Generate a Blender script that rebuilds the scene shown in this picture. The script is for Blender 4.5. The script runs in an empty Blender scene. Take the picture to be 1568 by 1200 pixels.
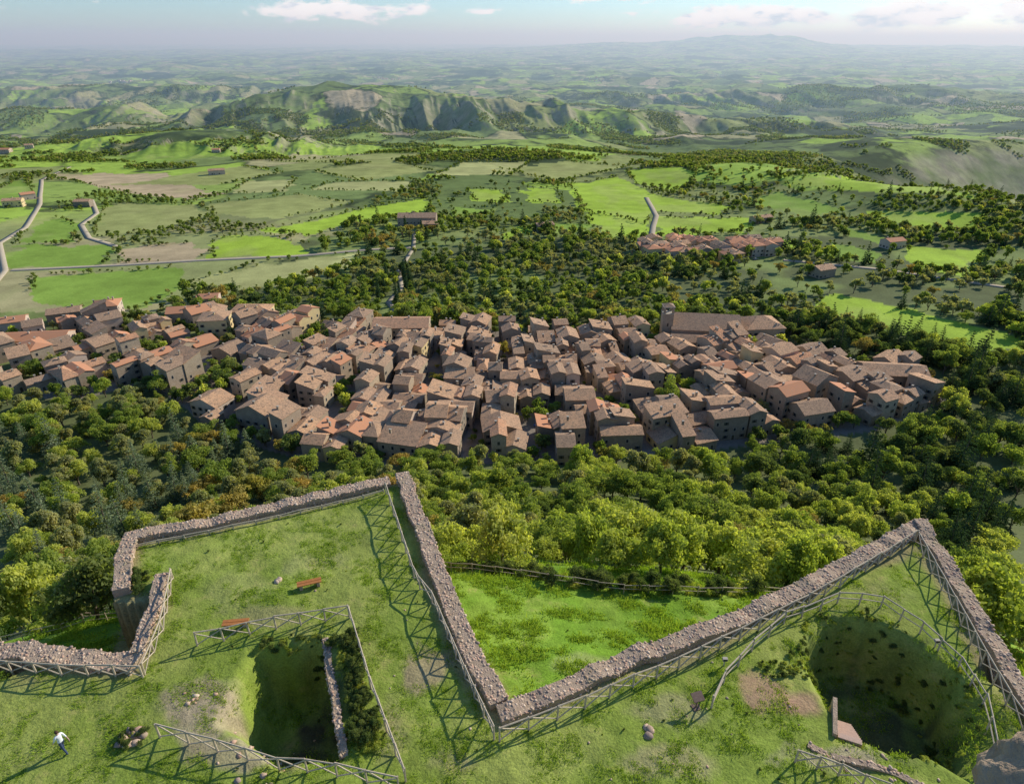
import bpy, bmesh, math, random
import numpy as np
from mathutils import Vector, Matrix
random.seed(7); rng=np.random.default_rng(11)
scene=bpy.context.scene
scene.view_settings.view_transform='Standard'; scene.view_settings.look='None'; scene.view_settings.exposure=0
SUN_AZ=math.radians(54); SUN_EL=math.radians(27)

# ------------------------------------------------------------ numpy helpers
def ss(a,b,x):
    t=np.clip((x-a)/(b-a),0,1); return t*t*(3-2*t)
def h2(i,j,s):
    n=(i.astype(np.int64)*374761393+j.astype(np.int64)*668265263+s*144269504)&0xffffffff
    n=((n^(n>>13))*1274126177)&0xffffffff
    n=n^(n>>16)
    return (n&0xffffff)/float(0xffffff)
def vn(x,y,s=0):
    xi=np.floor(x); yi=np.floor(y); fx=x-xi; fy=y-yi
    u=fx*fx*fx*(fx*(fx*6-15)+10); v=fy*fy*fy*(fy*(fy*6-15)+10)
    a=h2(xi,yi,s); b=h2(xi+1,yi,s); c=h2(xi,yi+1,s); d=h2(xi+1,yi+1,s)
    return (a*(1-u)+b*u)*(1-v)+(c*(1-u)+d*u)*v
def fbm(x,y,o=4,s=0):
    r=0;a=.5;t=0
    for k in range(o):
        r=r+a*vn(x,y,s+k*17); t+=a; a*=.5; x=x*2.03+13.7; y=y*2.03-7.1
    return r/t
def ridg(x,y,o=4,s=0):
    r=0;a=.5;t=0
    for k in range(o):
        r=r+a*(1-np.abs(2*vn(x,y,s+k*31)-1)); t+=a; a*=.45; x=x*2.1+3.3; y=y*2.1+9.1
    return r/t
def pip(poly,x,y):
    ins=np.zeros(np.shape(x),bool); n=len(poly)
    for i in range(n):
        x1,y1=poly[i]; x2,y2=poly[(i+1)%n]
        if y1==y2: continue
        c=((y1>y)!=(y2>y))&(x<(x2-x1)*(y-y1)/(y2-y1)+x1)
        ins^=c
    return ins
def dline(pts,x,y,closed=False):
    d=np.full(np.shape(x),1e9); n=len(pts)
    for i in range(n if closed else n-1):
        ax,ay=pts[i][:2]; bx,by=pts[(i+1)%n][:2]
        vx,vy=bx-ax,by-ay; L=vx*vx+vy*vy+1e-9
        t=np.clip(((x-ax)*vx+(y-ay)*vy)/L,0,1)
        d=np.minimum(d,np.hypot(x-ax-t*vx,y-ay-t*vy))
    return d

# ------------------------------------------------------------ site plan (metres, origin = foot of tower)
TERR=[(-60,29.4),(-31,29.9),(-24.0,29.2),(-25.2,34.4),(-28.2,34.6),(-30.2,41.3),(-24.4,43),(-9.6,49.6),(-7,41.8),(-4.3,34.2),(-2.5,29.8),
      (-.53,25.5),(7.3,29.5),(15.3,32.7),(23.3,37.1),(33.3,43),(31.6,32.7),(30.6,26.6),(29,10),(29,-40),(-60,-40)]
TOWN=[(-240,258),(-266,308),(-236,345),(-170,350),(-135,345),(-71,331),(60,326),(84,338),(142,338),(136,296),(190,280),(184,248),(142,222),(68,206),(18,196),
      (-25,194),(-74,200),(-116,219),(-134,240),(-160,262),(-189,248)]
PROF_R=[0,26,30,35,42,47,55,60,80,100,140,175,200,340,450,600,800,1000,1300,1700,2300,3200,4500,7000,12000,90000]
PROF_Z=[0,-.7,-1.6,-3,-5,-8,-14.5,-19,-36,-52,-76,-91,-98,-102,-108,-114,-121,-134,-155,-190,-245,-300,-350,-390,-405,-405]
PITL=[((-17.4,30.6),(-12.4,31.6),1.6),((-12.4,31.6),(-9.2,23.1),.35),((-9.2,23.1),(-13,22.3),.8),((-13,22.3),(-17.6,25.2),2.6),((-17.6,25.2),(-17.4,30.6),3.0)]
ST_A=(19.15,24.3); ST_B=(20.25,26.9)
def H(x,y):
    x=np.asarray(x,float); y=np.asarray(y,float)
    k=.7*(1-ss(150,400,y))
    q=np.sqrt((k*x)**2+y*y)
    q=np.where(y<0,np.hypot(x*.7,y),q)
    z=np.interp(q,PROF_R,PROF_Z)
    if np.max(q)>345:
        a1=ss(350,900,q)*8+ss(900,2200,q)*24
        z=z+a1*(fbm(x/420+5,y/420+3,4,3)-.5)*2
        a2=ss(1700,4500,q)*100
        z=z+a2*(.5*ridg(x/1500+2,y/1500,3,9)+.5*fbm(x/1100,y/1100,4,19)-.54)*2
        a4=ss(1300,2300,q)*(1-ss(9000,16000,q))*26
        z=z-a4*(1-ridg(x/330+2,y/480,4,15))*1.6+a4*.6
        a3=ss(9000,26000,q)*130
        z=z+a3*(ridg(x/6500+2,y/6500+4,5,21)-.3)*1.5
        def hill(cx,cy,sx,sy,h,g,s,wx=170):
            e=np.exp(-((((x-cx)/sx)**2+((y-cy)/sy)**2))**1.3)
            gl=ridg(x/wx+s+y/(wx*5)+.5*fbm(x/300,y/300,2,s),y/(wx*3.6)+s,4,40+s)
            return e*h - g*4*e*(1-e)*np.clip((1-gl)-.12,0,1)*1.6
        z=z+hill(-560,3050,900,640,146,46,1)+hill(420,2750,760,430,66,32,2)+hill(-680,1560,300,230,40,24,3,90)+hill(-2700,5200,1300,650,120,60,4)
        z=z+hill(-1900,3000,650,350,60,38,6)+hill(2500,5200,1500,800,60,50,7)+hill(-1150,2100,300,200,34,22,8,110)
        d=(x-300)*.886+(y-980)*.464
        al=(x-300)*.464-(y-980)*.886
        m=ss(-260,100,al)
        z=z+m*20*np.exp(-((d+10)/90)**2)
        gl=ridg(al/48+8,d/260,4,77)
        z=z-m*38*np.exp(-((d-75)/85)**2)*np.clip((1-gl)-.1,0,1)
        z=z-ss(0,1000,d)*m*190*(1-ss(2500,7000,y)*.75)
        e=np.exp(-((y-27000)/5200)**2)
        z=z+e*(430*np.exp(-((x-8300)/2800)**2)+170*np.exp(-((x-3300)/3000)**2)+170*np.exp(-((x-14500)/3500)**2))*(.72+.55*ridg(x/2600,y/2600,4,55))
        z=np.maximum(z,-520)
    near=(q<75)
    if np.any(near):
        xn=x[near]; yn=y[near]; zz=z[near]
        zz=zz+(fbm(xn/3,yn/3,3,5)-.5)*.5
        ins=pip(TERR,xn,yn)
        zt=(fbm(xn/5,yn/5,4,6)-.5)*.5
        wob=(fbm(xn/1.6,yn/1.6,3,8)-.5)*1.1
        dp=np.ones(np.shape(xn))
        for (a,b,w) in PITL:
            ex,ey=b[0]-a[0],b[1]-a[1]; L=math.hypot(ex,ey)
            dd=((xn-a[0])*ey-(yn-a[1])*ex)/L+(wob*.8 if w>.5 else 0)
            dp=np.minimum(dp,ss(0,w,dd))
        zt=zt-dp*4.2
        rr=np.hypot((xn-22.9)/1.0,(yn-28.2)/1.08)+wob*.7; ang=np.arctan2(yn-28.2,xn-22.9)
        w=1.1+2.4*np.exp(-((np.abs(ang)-math.pi)/.7)**2)
        zt=zt-4.6*(1-ss(4.8-w,4.8,rr))
        ex,ey=ST_B[0]-ST_A[0],ST_B[1]-ST_A[1]; L=math.hypot(ex,ey)
        t=((xn-ST_A[0])*ex+(yn-ST_A[1])*ey)/L; u=np.abs((xn-ST_A[0])*ey-(yn-ST_A[1])*ex)/L
        tr=(t>-.15)&(t<L+1.2)&(u<.75)
        zt=np.where(tr,np.minimum(zt,-.6-3.0*np.clip(t/L,0,1.3)),zt)
        zz=np.where(ins,zt,zz)
        z=z.copy(); z[near]=zz
    return z
def Hs(x,y): return float(H(np.array([x],float),np.array([y],float))[0])

G1=(.34,.47,.05); G2=(.23,.34,.055); OL=(.32,.34,.11); TAN=(.48,.37,.21); PALE=(.42,.42,.16)
FIELDS=[([(-54,824),(-7,805),(-3,726),(-42,745)],G1),([(17,836),(52,824),(56,726),(15,738)],G1),
([(71,868),(143,942),(162,784),(225,695),(206,652),(140,670),(121,614),(76,681),(74,764)],G1),
([(167,1012),(238,986),(241,905),(196,805),(157,868)],G1),([(139,645),(235,636),(202,577),(119,560)],G1),
([(78,670),(132,632),(114,562),(83,560),(72,614)],G1),([(34,620),(70,614),(60,577),(37,572)],G2),([(-8,605),(9,605),(14,560),(-5,548)],G1),
([(212,565),(234,538),(214,516),(198,524)],G1),([(320,519),(362,504),(307,435),(285,459)],G1),
([(180,378),(203,392),(262,326),(256,290),(232,296),(176,348)],G1),([(299,605),(321,541),(305,524),(285,560)],G2),
([(-222,590),(-190,620),(-149,688),(-89,752),(-84,670),(-146,614),(-168,560)],G1),([(-251,554),(-214,570),(-160,530),(-157,503),(-222,488)],G1),
([(-405,524),(-336,541),(-312,520),(-296,463),(-358,460)],G2),([(-439,605),(-443,658),(-392,605),(-363,541),(-405,537)],G2),
([(-311,524),(-260,537),(-234,511),(-234,482),(-286,474)],TAN),([(-401,652),(-441,745),(-341,734),(-295,670),(-317,590),(-358,565)],OL),
([(-212,424),(-183,475),(-114,509),(-114,475),(-151,420),(-198,398)],PALE),([(-327,440),(-235,463),(-211,420),(-217,365),(-258,362),(-302,400)],G2),
([(-341,805),(-358,927),(-297,942),(-274,815)],PALE),([(-688,1012),(-507,1012),(-348,805),(-368,764),(-480,836)],TAN),
([(311,784),(423,850),(450,764),(440,645),(360,726)],G1),([(-289,1012),(-197,1140),(-118,1012),(-192,905)],OL),
([(-290,660),(-330,740),(-250,790),(-170,720),(-220,640)],OL),([(-560,800),(-690,980),(-600,760),(-520,700)],G2),
([(60,900),(-20,1050),(90,1150),(180,1060)],OL),([(260,1050),(330,900),(420,900),(380,1100)],G2),([(-250,830),(-240,900),(-130,900),(-120,800)],PALE),
([(-520,900),(-420,1080),(-330,1000),(-380,900)],OL),
([(-110,960),(-80,1120),(30,1150),(0,980)],PALE),([(250,720),(300,760),(330,660),(280,630)],G2),([(-60,700),(-20,700),(-20,660),(-60,650)],G2),([(340,640),(420,600),(380,560),(340,590)],G1),([(260,540),(290,500),(262,470),(240,500)],G2),
([(-400,1150),(-250,1300),(-120,1250),(-220,1100)],OL),([(-760,1250),(-640,1400),(-480,1300),(-600,1150)],G2)]
ROADS=[[(-340,420),(-357,455),(-421,541),(-442,605),(-506,726),(-643,942),(-700,1100)],[(-313,524),(-358,560),(-400,620),(-420,681),(-470,760)],
[(-352,455),(-282,468),(-232,480),(-164,492),(-114,512),(-80,520)],[(-60,345),(-74,378),(-71,410),(-79,450),(-78,520),(-85,580)],[(118,560),(128,605),(140,652),(150,760)],
[(200,480),(260,455),(330,400),(420,350)]]

# ------------------------------------------------------------ mesh helpers
def mesh_np(name,V,F,mats=(),mi=None,attrs=None,smooth=False):
    me=bpy.data.meshes.new(name); V=np.asarray(V,np.float32); F=np.asarray(F,np.int32)
    me.vertices.add(len(V)); me.vertices.foreach_set('co',V.ravel())
    n,k=F.shape
    me.loops.add(n*k); me.loops.foreach_set('vertex_index',F.ravel())
    me.polygons.add(n); me.polygons.foreach_set('loop_start',np.arange(0,n*k,k,dtype=np.int32))
    for m in mats: me.materials.append(m)
    if mi is not None: me.polygons.foreach_set('material_index',np.asarray(mi,np.int32))
    if smooth: me.polygons.foreach_set('use_smooth',np.ones(n,bool))
    me.update(calc_edges=True)
    for an,(ty,arr) in (attrs or {}).items():
        a=me.attributes.new(an,ty,'POINT')
        a.data.foreach_set({'FLOAT':'value','INT':'value','FLOAT_COLOR':'color','FLOAT_VECTOR':'vector'}[ty],np.asarray(arr).astype(np.int32 if ty=='INT' else np.float32).ravel())
    return me
def obj(name,me,parent=None,coll=None,loc=None):
    o=bpy.data.objects.new(name,me); (coll or scene.collection).objects.link(o)
    if parent: o.parent=parent
    if loc is not None: o.location=loc
    return o
class MB:
    def __init__(s): s.v=[];s.f=[];s.m=[]
    def add(s,vs,fs,m=0):
        b=len(s.v); s.v+= [tuple(p) for p in vs]
        for f in fs: s.f.append([i+b for i in f]); s.m.append(m)
    def box(s,c,d,m=0,rot=0):
        x,y,z=d[0]/2,d[1]/2,d[2]/2; ca,sa=math.cos(rot),math.sin(rot)
        P=[(-x,-y,-z),(x,-y,-z),(x,y,-z),(-x,y,-z),(-x,-y,z),(x,-y,z),(x,y,z),(-x,y,z)]
        P=[(c[0]+p[0]*ca-p[1]*sa,c[1]+p[0]*sa+p[1]*ca,c[2]+p[2]) for p in P]
        s.add(P,[(3,2,1,0),(4,5,6,7),(0,1,5,4),(1,2,6,5),(2,3,7,6),(3,0,4,7)],m)
    def rod(s,a,b,r1,r2=None,n=6,m=0):
        r2=r2 or r1; a=Vector(a);b=Vector(b); d=(b-a).normalized(); u=d.orthogonal().normalized(); w=d.cross(u)
        P=[]
        for c,r in ((a,r1),(b,r2)):
            for i in range(n):
                t=2*math.pi*i/n; P.append(c+u*math.cos(t)*r+w*math.sin(t)*r)
        F=[(i,(i+1)%n,n+(i+1)%n,n+i) for i in range(n)]+[tuple(range(n))[::-1],tuple(range(n,2*n))]
        s.add(P,F,m)
    def mesh(s,name,mats):
        me=bpy.data.meshes.new(name); me.from_pydata(s.v,[],s.f)
        for m in mats: me.materials.append(m)
        me.polygons.foreach_set('material_index',s.m); me.update(); return me

# ------------------------------------------------------------ materials
def newmat(name):
    m=bpy.data.materials.new(name); m.use_nodes=True; nt=m.node_tree; nt.nodes.clear()
    out=nt.nodes.new('ShaderNodeOutputMaterial'); return m,nt,out
class NT:
    def __init__(s,nt): s.nt=nt
    def n(s,t,**k):
        nd=s.nt.nodes.new(t)
        for a,b in k.items(): setattr(nd,a,b)
        return nd
    def l(s,a,b): s.nt.links.new(a,b)
    def noise(s,vec,scale,detail=4,rough=.55):
        n=s.n('ShaderNodeTexNoise'); n.inputs['Scale'].default_value=scale; n.inputs['Detail'].default_value=detail; n.inputs['Roughness'].default_value=rough
        if vec is not None: s.l(vec,n.inputs['Vector'])
        return n.outputs['Fac']
    def math(s,op,a,b=None,c=None,clamp=False):
        n=s.n('ShaderNodeMath',operation=op); n.use_clamp=clamp
        for i,v in enumerate((a,b,c)):
            if v is None: continue
            if isinstance(v,(int,float)): n.inputs[i].default_value=v
            else: s.l(v,n.inputs[i])
        return n.outputs[0]
    def mr(s,v,a,b,c,d):
        n=s.n('ShaderNodeMapRange'); s.l(v,n.inputs[0])
        for i,q in enumerate((a,b,c,d)): n.inputs[i+1].default_value=q
        return n.outputs[0]
    def mix(s,f,a,b,mode='MIX'):
        n=s.n('ShaderNodeMix',data_type='RGBA',blend_type=mode)
        for i,v in ((0,f),(6,a),(7,b)):
            if isinstance(v,(int,float)): n.inputs[i].default_value=v
            elif isinstance(v,tuple): n.inputs[i].default_value=(*v,1)[:4]
            else: s.l(v,n.inputs[i])
        return n.outputs[2]
    def ramp(s,f,stops,const=False):
        n=s.n('ShaderNodeValToRGB'); cr=n.color_ramp
        if const: cr.interpolation='CONSTANT'
        while len(cr.elements)<len(stops): cr.elements.new(.5)
        for e,(p,c) in zip(cr.elements,stops): e.position=p; e.color=(*c,1)
        s.l(f,n.inputs[0]); return n.outputs[0]
    def bump(s,h,strength,dist):
        n=s.n('ShaderNodeBump'); n.inputs['Distance'].default_value=dist
        if isinstance(strength,(int,float)): n.inputs['Strength'].default_value=strength
        else: s.l(strength,n.inputs['Strength'])
        s.l(h,n.inputs['Height']); return n.outputs[0]
    def princ(s,out,col,rough=.85,nrm=None,spec=.2):
        p=s.n('ShaderNodeBsdfPrincipled'); p.inputs['Roughness'].default_value=rough; p.inputs['Specular IOR Level'].default_value=spec
        if isinstance(col,tuple): p.inputs['Base Color'].default_value=(*col,1)
        else: s.l(col,p.inputs['Base Color'])
        if nrm is not None: s.l(nrm,p.inputs['Normal'])
        s.l(p.outputs[0],out.inputs[0]); return p

def mat_simple(name,c1,c2,scale=3,rough=.8,bump=.3,bd=.03,coord='Object',spec=.2):
    m,nt,out=newmat(name); N=NT(nt); tc=N.n('ShaderNodeTexCoord').outputs[coord]
    f=N.noise(tc,scale,5); f2=N.mr(f,.3,.7,0,1)
    N.princ(out,N.mix(f2,c1,c2),rough,N.bump(N.noise(tc,scale*4,4),bump,bd),spec); return m
def mat_foliage(name,c1,c2,trans=.45):
    m,nt,out=newmat(name); N=NT(nt)
    oi=N.n('ShaderNodeObjectInfo'); at=N.n('ShaderNodeAttribute',attribute_name='tint')
    col=N.mix(oi.outputs['Random'],c1,c2)
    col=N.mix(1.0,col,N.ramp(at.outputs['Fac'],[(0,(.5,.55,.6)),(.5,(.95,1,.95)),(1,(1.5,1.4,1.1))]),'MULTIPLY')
    d=N.n('ShaderNodeBsdfDiffuse'); t=N.n('ShaderNodeBsdfTranslucent'); N.l(col,d.inputs[0])
    N.l(N.mix(1.0,col,(1.65,1.65,.7),'MULTIPLY'),t.inputs[0])
    mx=N.n('ShaderNodeMixShader'); mx.inputs[0].default_value=trans
    N.l(d.outputs[0],mx.inputs[1]); N.l(t.outputs[0],mx.inputs[2]); N.l(mx.outputs[0],out.inputs[0]); return m

M_bark=mat_simple('bark',(.10,.075,.05),(.17,.14,.10),6)
FOL={'green':mat_foliage('foliage_green',(.17,.225,.055),(.26,.30,.08)),
'lime':mat_foliage('foliage_lime',(.31,.36,.075),(.40,.41,.11)),
'olive':mat_foliage('foliage_olive',(.28,.29,.13),(.35,.33,.16)),
'dark':mat_foliage('foliage_dark',(.10,.14,.05),(.16,.19,.07)),
'autumn':mat_foliage('foliage_autumn',(.34,.31,.085),(.37,.26,.085),.3),
'conifer':mat_foliage('foliage_conifer',(.045,.075,.035),(.065,.105,.05),.2),
'bluecon':mat_foliage('foliage_silver_fir',(.18,.22,.14),(.21,.25,.16),.3),
'grass':mat_foliage('grass_blades',(.24,.34,.045),(.31,.39,.065),.5)}

def mat_terrain():
    m,nt,out=newmat('terrain_ground'); N=NT(nt)
    geo=N.n('ShaderNodeNewGeometry'); pos=geo.outputs['Position']
    col=N.n('ShaderNodeAttribute',attribute_name='gcol').outputs['Color']
    fw=N.n('ShaderNodeAttribute',attribute_name='farw').outputs['Fac']
    nw=N.n('ShaderNodeAttribute',attribute_name='nearw').outputs['Fac']
    mp=N.n('ShaderNodeMapping'); N.l(pos,mp.inputs[0]); mp.inputs['Scale'].default_value=(1/190,1/260,0); mp.inputs['Rotation'].default_value=(0,0,.5)
    wn=N.n('ShaderNodeTexNoise'); wn.inputs['Scale'].default_value=1.2; wn.inputs['Detail'].default_value=3; N.l(mp.outputs[0],wn.inputs['Vector'])
    vm=N.n('ShaderNodeVectorMath',operation='MULTIPLY_ADD'); N.l(wn.outputs['Color'],vm.inputs[0]); vm.inputs[1].default_value=(1.1,1.1,0); N.l(mp.outputs[0],vm.inputs[2])
    vo=N.n('ShaderNodeTexVoronoi'); vo.inputs['Scale'].default_value=1; N.l(vm.outputs[0],vo.inputs['Vector'])
    ve=N.n('ShaderNodeTexVoronoi',feature='DISTANCE_TO_EDGE'); ve.inputs['Scale'].default_value=1; N.l(vm.outputs[0],ve.inputs['Vector'])
    sep=N.n('ShaderNodeSeparateColor'); N.l(vo.outputs['Color'],sep.inputs[0])
    fcol=N.ramp(sep.outputs[0],[(0,(.15,.20,.06)),(.2,(.28,.31,.10)),(.38,(.34,.47,.07)),(.54,(.40,.37,.17)),(.66,(.20,.26,.08)),(.76,(.48,.39,.23)),(.84,(.28,.37,.08))],True)
    edge=N.mr(ve.outputs[0],.015,.06,1,0)
    en=N.mr(N.noise(pos,.012,3),.42,.55,0,1)
    fcol=N.mix(N.math('MULTIPLY',edge,en),fcol,(.05,.07,.03))
    wood=N.mr(N.noise(pos,.0016,7,.68),.53,.565,0,1)
    fcol=N.mix(wood,fcol,(.06,.085,.035))
    speck=N.mr(N.noise(pos,.028,4,.75),.59,.64,0,.8)
    fcol=N.mix(speck,fcol,(.05,.07,.03))
    nz=N.n('ShaderNodeSeparateXYZ'); N.l(geo.outputs['True Normal'],nz.inputs[0])
    steep=N.mr(nz.outputs[2],.955,.87,0,.8)
    fcol=N.mix(steep,fcol,N.mix(N.mr(N.noise(pos,.01,4),.4,.6,0,1),(.34,.30,.20),(.19,.22,.09)))
    c=N.mix(fw,col,fcol)
    v1=N.mr(N.noise(pos,.9,5,.7),.25,.75,.75,1.25)
    v2=N.mr(N.noise(pos,.05,4,.6),.3,.7,.80,1.2)
    v3=N.mr(N.noise(pos,9,3,.7),.3,.7,.72,1.28)
    for v in (v1,v2):
        cc=N.n('ShaderNodeCombineColor'); [N.l(v,cc.inputs[i]) for i in range(3)]
        c=N.mix(1.0,c,cc.outputs[0],'MULTIPLY')
    cc=N.n('ShaderNodeCombineColor'); [N.l(v3,cc.inputs[i]) for i in range(3)]
    c=N.mix(nw,c,N.mix(1.0,c,cc.outputs[0],'MULTIPLY'))
    dry=N.math('MULTIPLY',N.mr(N.noise(pos,.45,6,.75),.55,.70,0,.6),nw)
    c=N.mix(dry,c,(.40,.33,.12))
    hgt=N.math('ADD',N.noise(pos,6,3,.7),N.math('MULTIPLY',N.noise(pos,1.2,3),2.0))
    bn=N.bump(hgt,N.math('MULTIPLY',nw,.6),.10)
    N.princ(out,c,.95,bn,.05); return m
M_ground=mat_terrain()

def mat_roof():
    m,nt,out=newmat('terracotta_roof_tiles'); N=NT(nt); tc=N.n('ShaderNodeTexCoord').outputs['Object']; oi=N.n('ShaderNodeObjectInfo').outputs['Random']
    c=N.ramp(oi,[(0,(.44,.27,.165)),(.14,(.70,.40,.21)),(.28,(.52,.32,.19)),(.42,(.30,.21,.14)),(.56,(.68,.39,.21)),(.7,(.40,.27,.17)),(.84,(.74,.40,.20)),(.93,(.56,.36,.22)),(1,(.68,.30,.14))])
    c=N.mix(N.mr(N.noise(tc,.55,5,.75),.42,.62,0,.62),c,(.28,.205,.14))
    c=N.mix(N.mr(N.noise(tc,2.6,4,.85),.42,.66,0,.6),c,(.76,.47,.27))
    br=N.n('ShaderNodeTexVoronoi'); br.inputs['Scale'].default_value=2.6; N.l(tc,br.inputs['Vector'])
    s=N.n('ShaderNodeSeparateColor'); N.l(br.outputs['Color'],s.inputs[0])
    c=N.mix(N.mr(s.outputs[0],.6,1,0,.6),c,(.15,.105,.075))
    w=N.n('ShaderNodeTexWave'); w.inputs['Scale'].default_value=1.3; w.inputs['Distortion'].default_value=.6; N.l(tc,w.inputs['Vector'])
    N.princ(out,c,.9,N.bump(N.math('ADD',w.outputs['Fac'],N.noise(tc,4,3)),.6,.12),.1); return m
M_roof=mat_roof()
def mat_roof_red():
    m,nt,out=newmat('new_terracotta_roof'); N=NT(nt); tc=N.n('ShaderNodeTexCoord').outputs['Object']
    c=N.mix(N.mr(N.noise(tc,2,5,.7),.35,.65,0,1),(.68,.29,.13),(.52,.28,.17))
    N.princ(out,c,.9,N.bump(N.noise(tc,4,3),.5,.1),.1); return m
M_roofred=mat_roof_red()
def mat_wall():
    m,nt,out=newmat('stone_house_wall'); N=NT(nt); tc=N.n('ShaderNodeTexCoord').outputs['Object']; oi=N.n('ShaderNodeObjectInfo').outputs['Random']
    c=N.ramp(oi,[(0,(.31,.24,.17)),(.35,(.42,.32,.22)),(.6,(.27,.22,.16)),(.85,(.48,.37,.24)),(1,(.56,.45,.30))])
    v=N.n('ShaderNodeTexVoronoi'); v.inputs['Scale'].default_value=2.2; N.l(tc,v.inputs['Vector'])
    s=N.n('ShaderNodeSeparateColor'); N.l(v.outputs['Color'],s.inputs[0])
    c=N.mix(N.mr(s.outputs[1],0,1,0,.45),c,(.19,.15,.11)); c=N.mix(N.mr(N.noise(tc,.5,4),.45,.7,0,.5),c,(.44,.35,.25))
    N.princ(out,c,.92,N.bump(v.outputs[0],.5,.06),.1); return m
M_wall=mat_wall()
M_ochre=mat_simple('ochre_plaster',(.70,.53,.25),(.58,.45,.23),.6)
M_pink=mat_simple('rose_plaster',(.60,.45,.33),(.48,.38,.29),.6)
M_glass=mat_simple('window_pane',(.02,.024,.03),(.035,.04,.045),1,.25,0,.01,spec=.5)
M_trim=mat_simple('travertine_trim',(.48,.42,.33),(.40,.35,.27),3)
M_shut=mat_simple('painted_shutter',(.12,.075,.045),(.09,.11,.075),1)
M_road=mat_simple('asphalt',(.38,.32,.23),(.46,.39,.28),.5,1,.1,.01,spec=0)
M_wood=mat_simple('weathered_wood',(.58,.48,.33),(.40,.32,.22),8,bd=.01)
M_bench=mat_simple('varnished_bench_wood',(.50,.20,.05),(.38,.15,.05),6,.6,bd=.01)
M_metal=mat_simple('rusted_steel',(.16,.10,.07),(.22,.15,.11),8,.6,bd=.01)
M_mortar=mat_simple('rubble_core',(.36,.26,.17),(.48,.36,.25),3,.95,.8,.1)
M_step=mat_simple('worn_step_stone',(.62,.42,.30),(.50,.35,.26),5,.95,.5,.03)
def mat_stones():
    m,nt,out=newmat('rubble_stones'); N=NT(nt); pos=N.n('ShaderNodeNewGeometry').outputs['Position']
    col=N.n('ShaderNodeAttribute',attribute_name='scol').outputs['Color']
    c=N.mix(N.mr(N.noise(pos,11,4),.4,.7,0,.25),col,(.19,.14,.10))
    c=N.mix(N.mr(N.noise(pos,.8,4),.55,.7,0,.5),c,(.22,.22,.09))
    N.princ(out,c,.93,N.bump(N.noise(pos,20,3),.5,.03),.1); return m
M_stones=mat_stones()

# ------------------------------------------------------------ terrain: one polar sheet to the horizon
ang=np.radians(np.concatenate([np.linspace(-45,45,1050),np.linspace(45,315,70)[1:-1]]))
rad=np.concatenate([[3,8],np.exp(np.linspace(math.log(14),math.log(75000),940))])
A,R=np.meshgrid(ang,rad); X=(R*np.sin(A)).ravel(); Y=(R*np.cos(A)).ravel(); Z=H(X,Y)
na,nr=len(ang),len(rad)
i=np.arange(nr-1)[:,None]*na; j=np.arange(na)[None,:]; j2=(j+1)%na
F=np.stack([i+j,i+na+j,i+na+j2,i+j2],-1).reshape(-1,4)[:,::-1]
V=np.stack([X,Y,Z],1)
col=np.zeros((len(X),4)); col[:,3]=1
def setc(mask,c,w=1.0):
    w=(mask*w)[:,None]; col[:,:3]=col[:,:3]*(1-w)+np.array(c)*w
Q=np.hypot(X,Y); n1=fbm(X/60,Y/60,4,70); n2=fbm(X/6,Y/6,4,71)
setc(np.ones(len(X)),(.24,.28,.09)); setc(ss(.45,.6,n1),(.17,.21,.065))
left=(X<-150)&(Y>360); setc(left,(.28,.30,.11)); setc(left*ss(.45,.62,n1),(.38,.34,.16))
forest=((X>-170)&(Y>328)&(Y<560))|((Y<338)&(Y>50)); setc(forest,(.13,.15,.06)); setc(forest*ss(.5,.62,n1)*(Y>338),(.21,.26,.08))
fieldm=np.zeros(len(X))
for i_,(poly,c) in enumerate(FIELDS):
    xs=[p[0] for p in poly]; ys=[p[1] for p in poly]
    bb=(X>min(xs)-30)&(X<max(xs)+30)&(Y>min(ys)-30)&(Y<max(ys)+30)
    idx=np.nonzero(bb)[0]
    wx=X[idx]+(fbm(X[idx]/35,Y[idx]/35,3,80)-.5)*30; wy=Y[idx]+(fbm(X[idx]/35,Y[idx]/35,3,81)-.5)*30
    ins=pip(poly,wx,wy); ii=idx[ins]; f=.8+.4*n1[ii]
    cc_=np.array(c)[None]*f[:,None]; tw=(ss(.54,.7,fbm(X[ii]/40,Y[ii]/70,4,83))*.3)[:,None]
    col[ii,:3]=cc_*(1-tw)+np.array([.38,.37,.14])*tw; fieldm[ii]=1
intown=pip(TOWN,X,Y); setc(intown,(.25,.21,.165)); setc(intown*ss(.5,.6,n1)*(X<-120),(.17,.2,.07))
nearz=(Q<75)&(Y<52)
ins_t=pip(TERR,X,Y)
setc(nearz,(.18,.31,.03)); setc(nearz*ss(.42,.62,n2),(.235,.35,.045))
t_=nearz&ins_t; setc(t_,(.235,.305,.05)); setc(t_*ss(.4,.62,n2),(.30,.345,.075))
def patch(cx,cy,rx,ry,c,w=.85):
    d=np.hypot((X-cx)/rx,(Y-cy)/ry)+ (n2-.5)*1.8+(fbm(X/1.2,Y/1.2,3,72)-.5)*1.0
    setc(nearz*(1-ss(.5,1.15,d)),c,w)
patch(-19.3,26.8,2.0,1.6,(.42,.33,.21)); patch(-18.0,25.2,1.5,1.7,(.38,.31,.19)); patch(-5.6,29,1.3,1.6,(.38,.27,.18),.7); patch(15.8,27.4,1.9,1.3,(.46,.28,.18)); patch(17.5,26.6,1.5,1,(.44,.27,.17))
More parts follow.
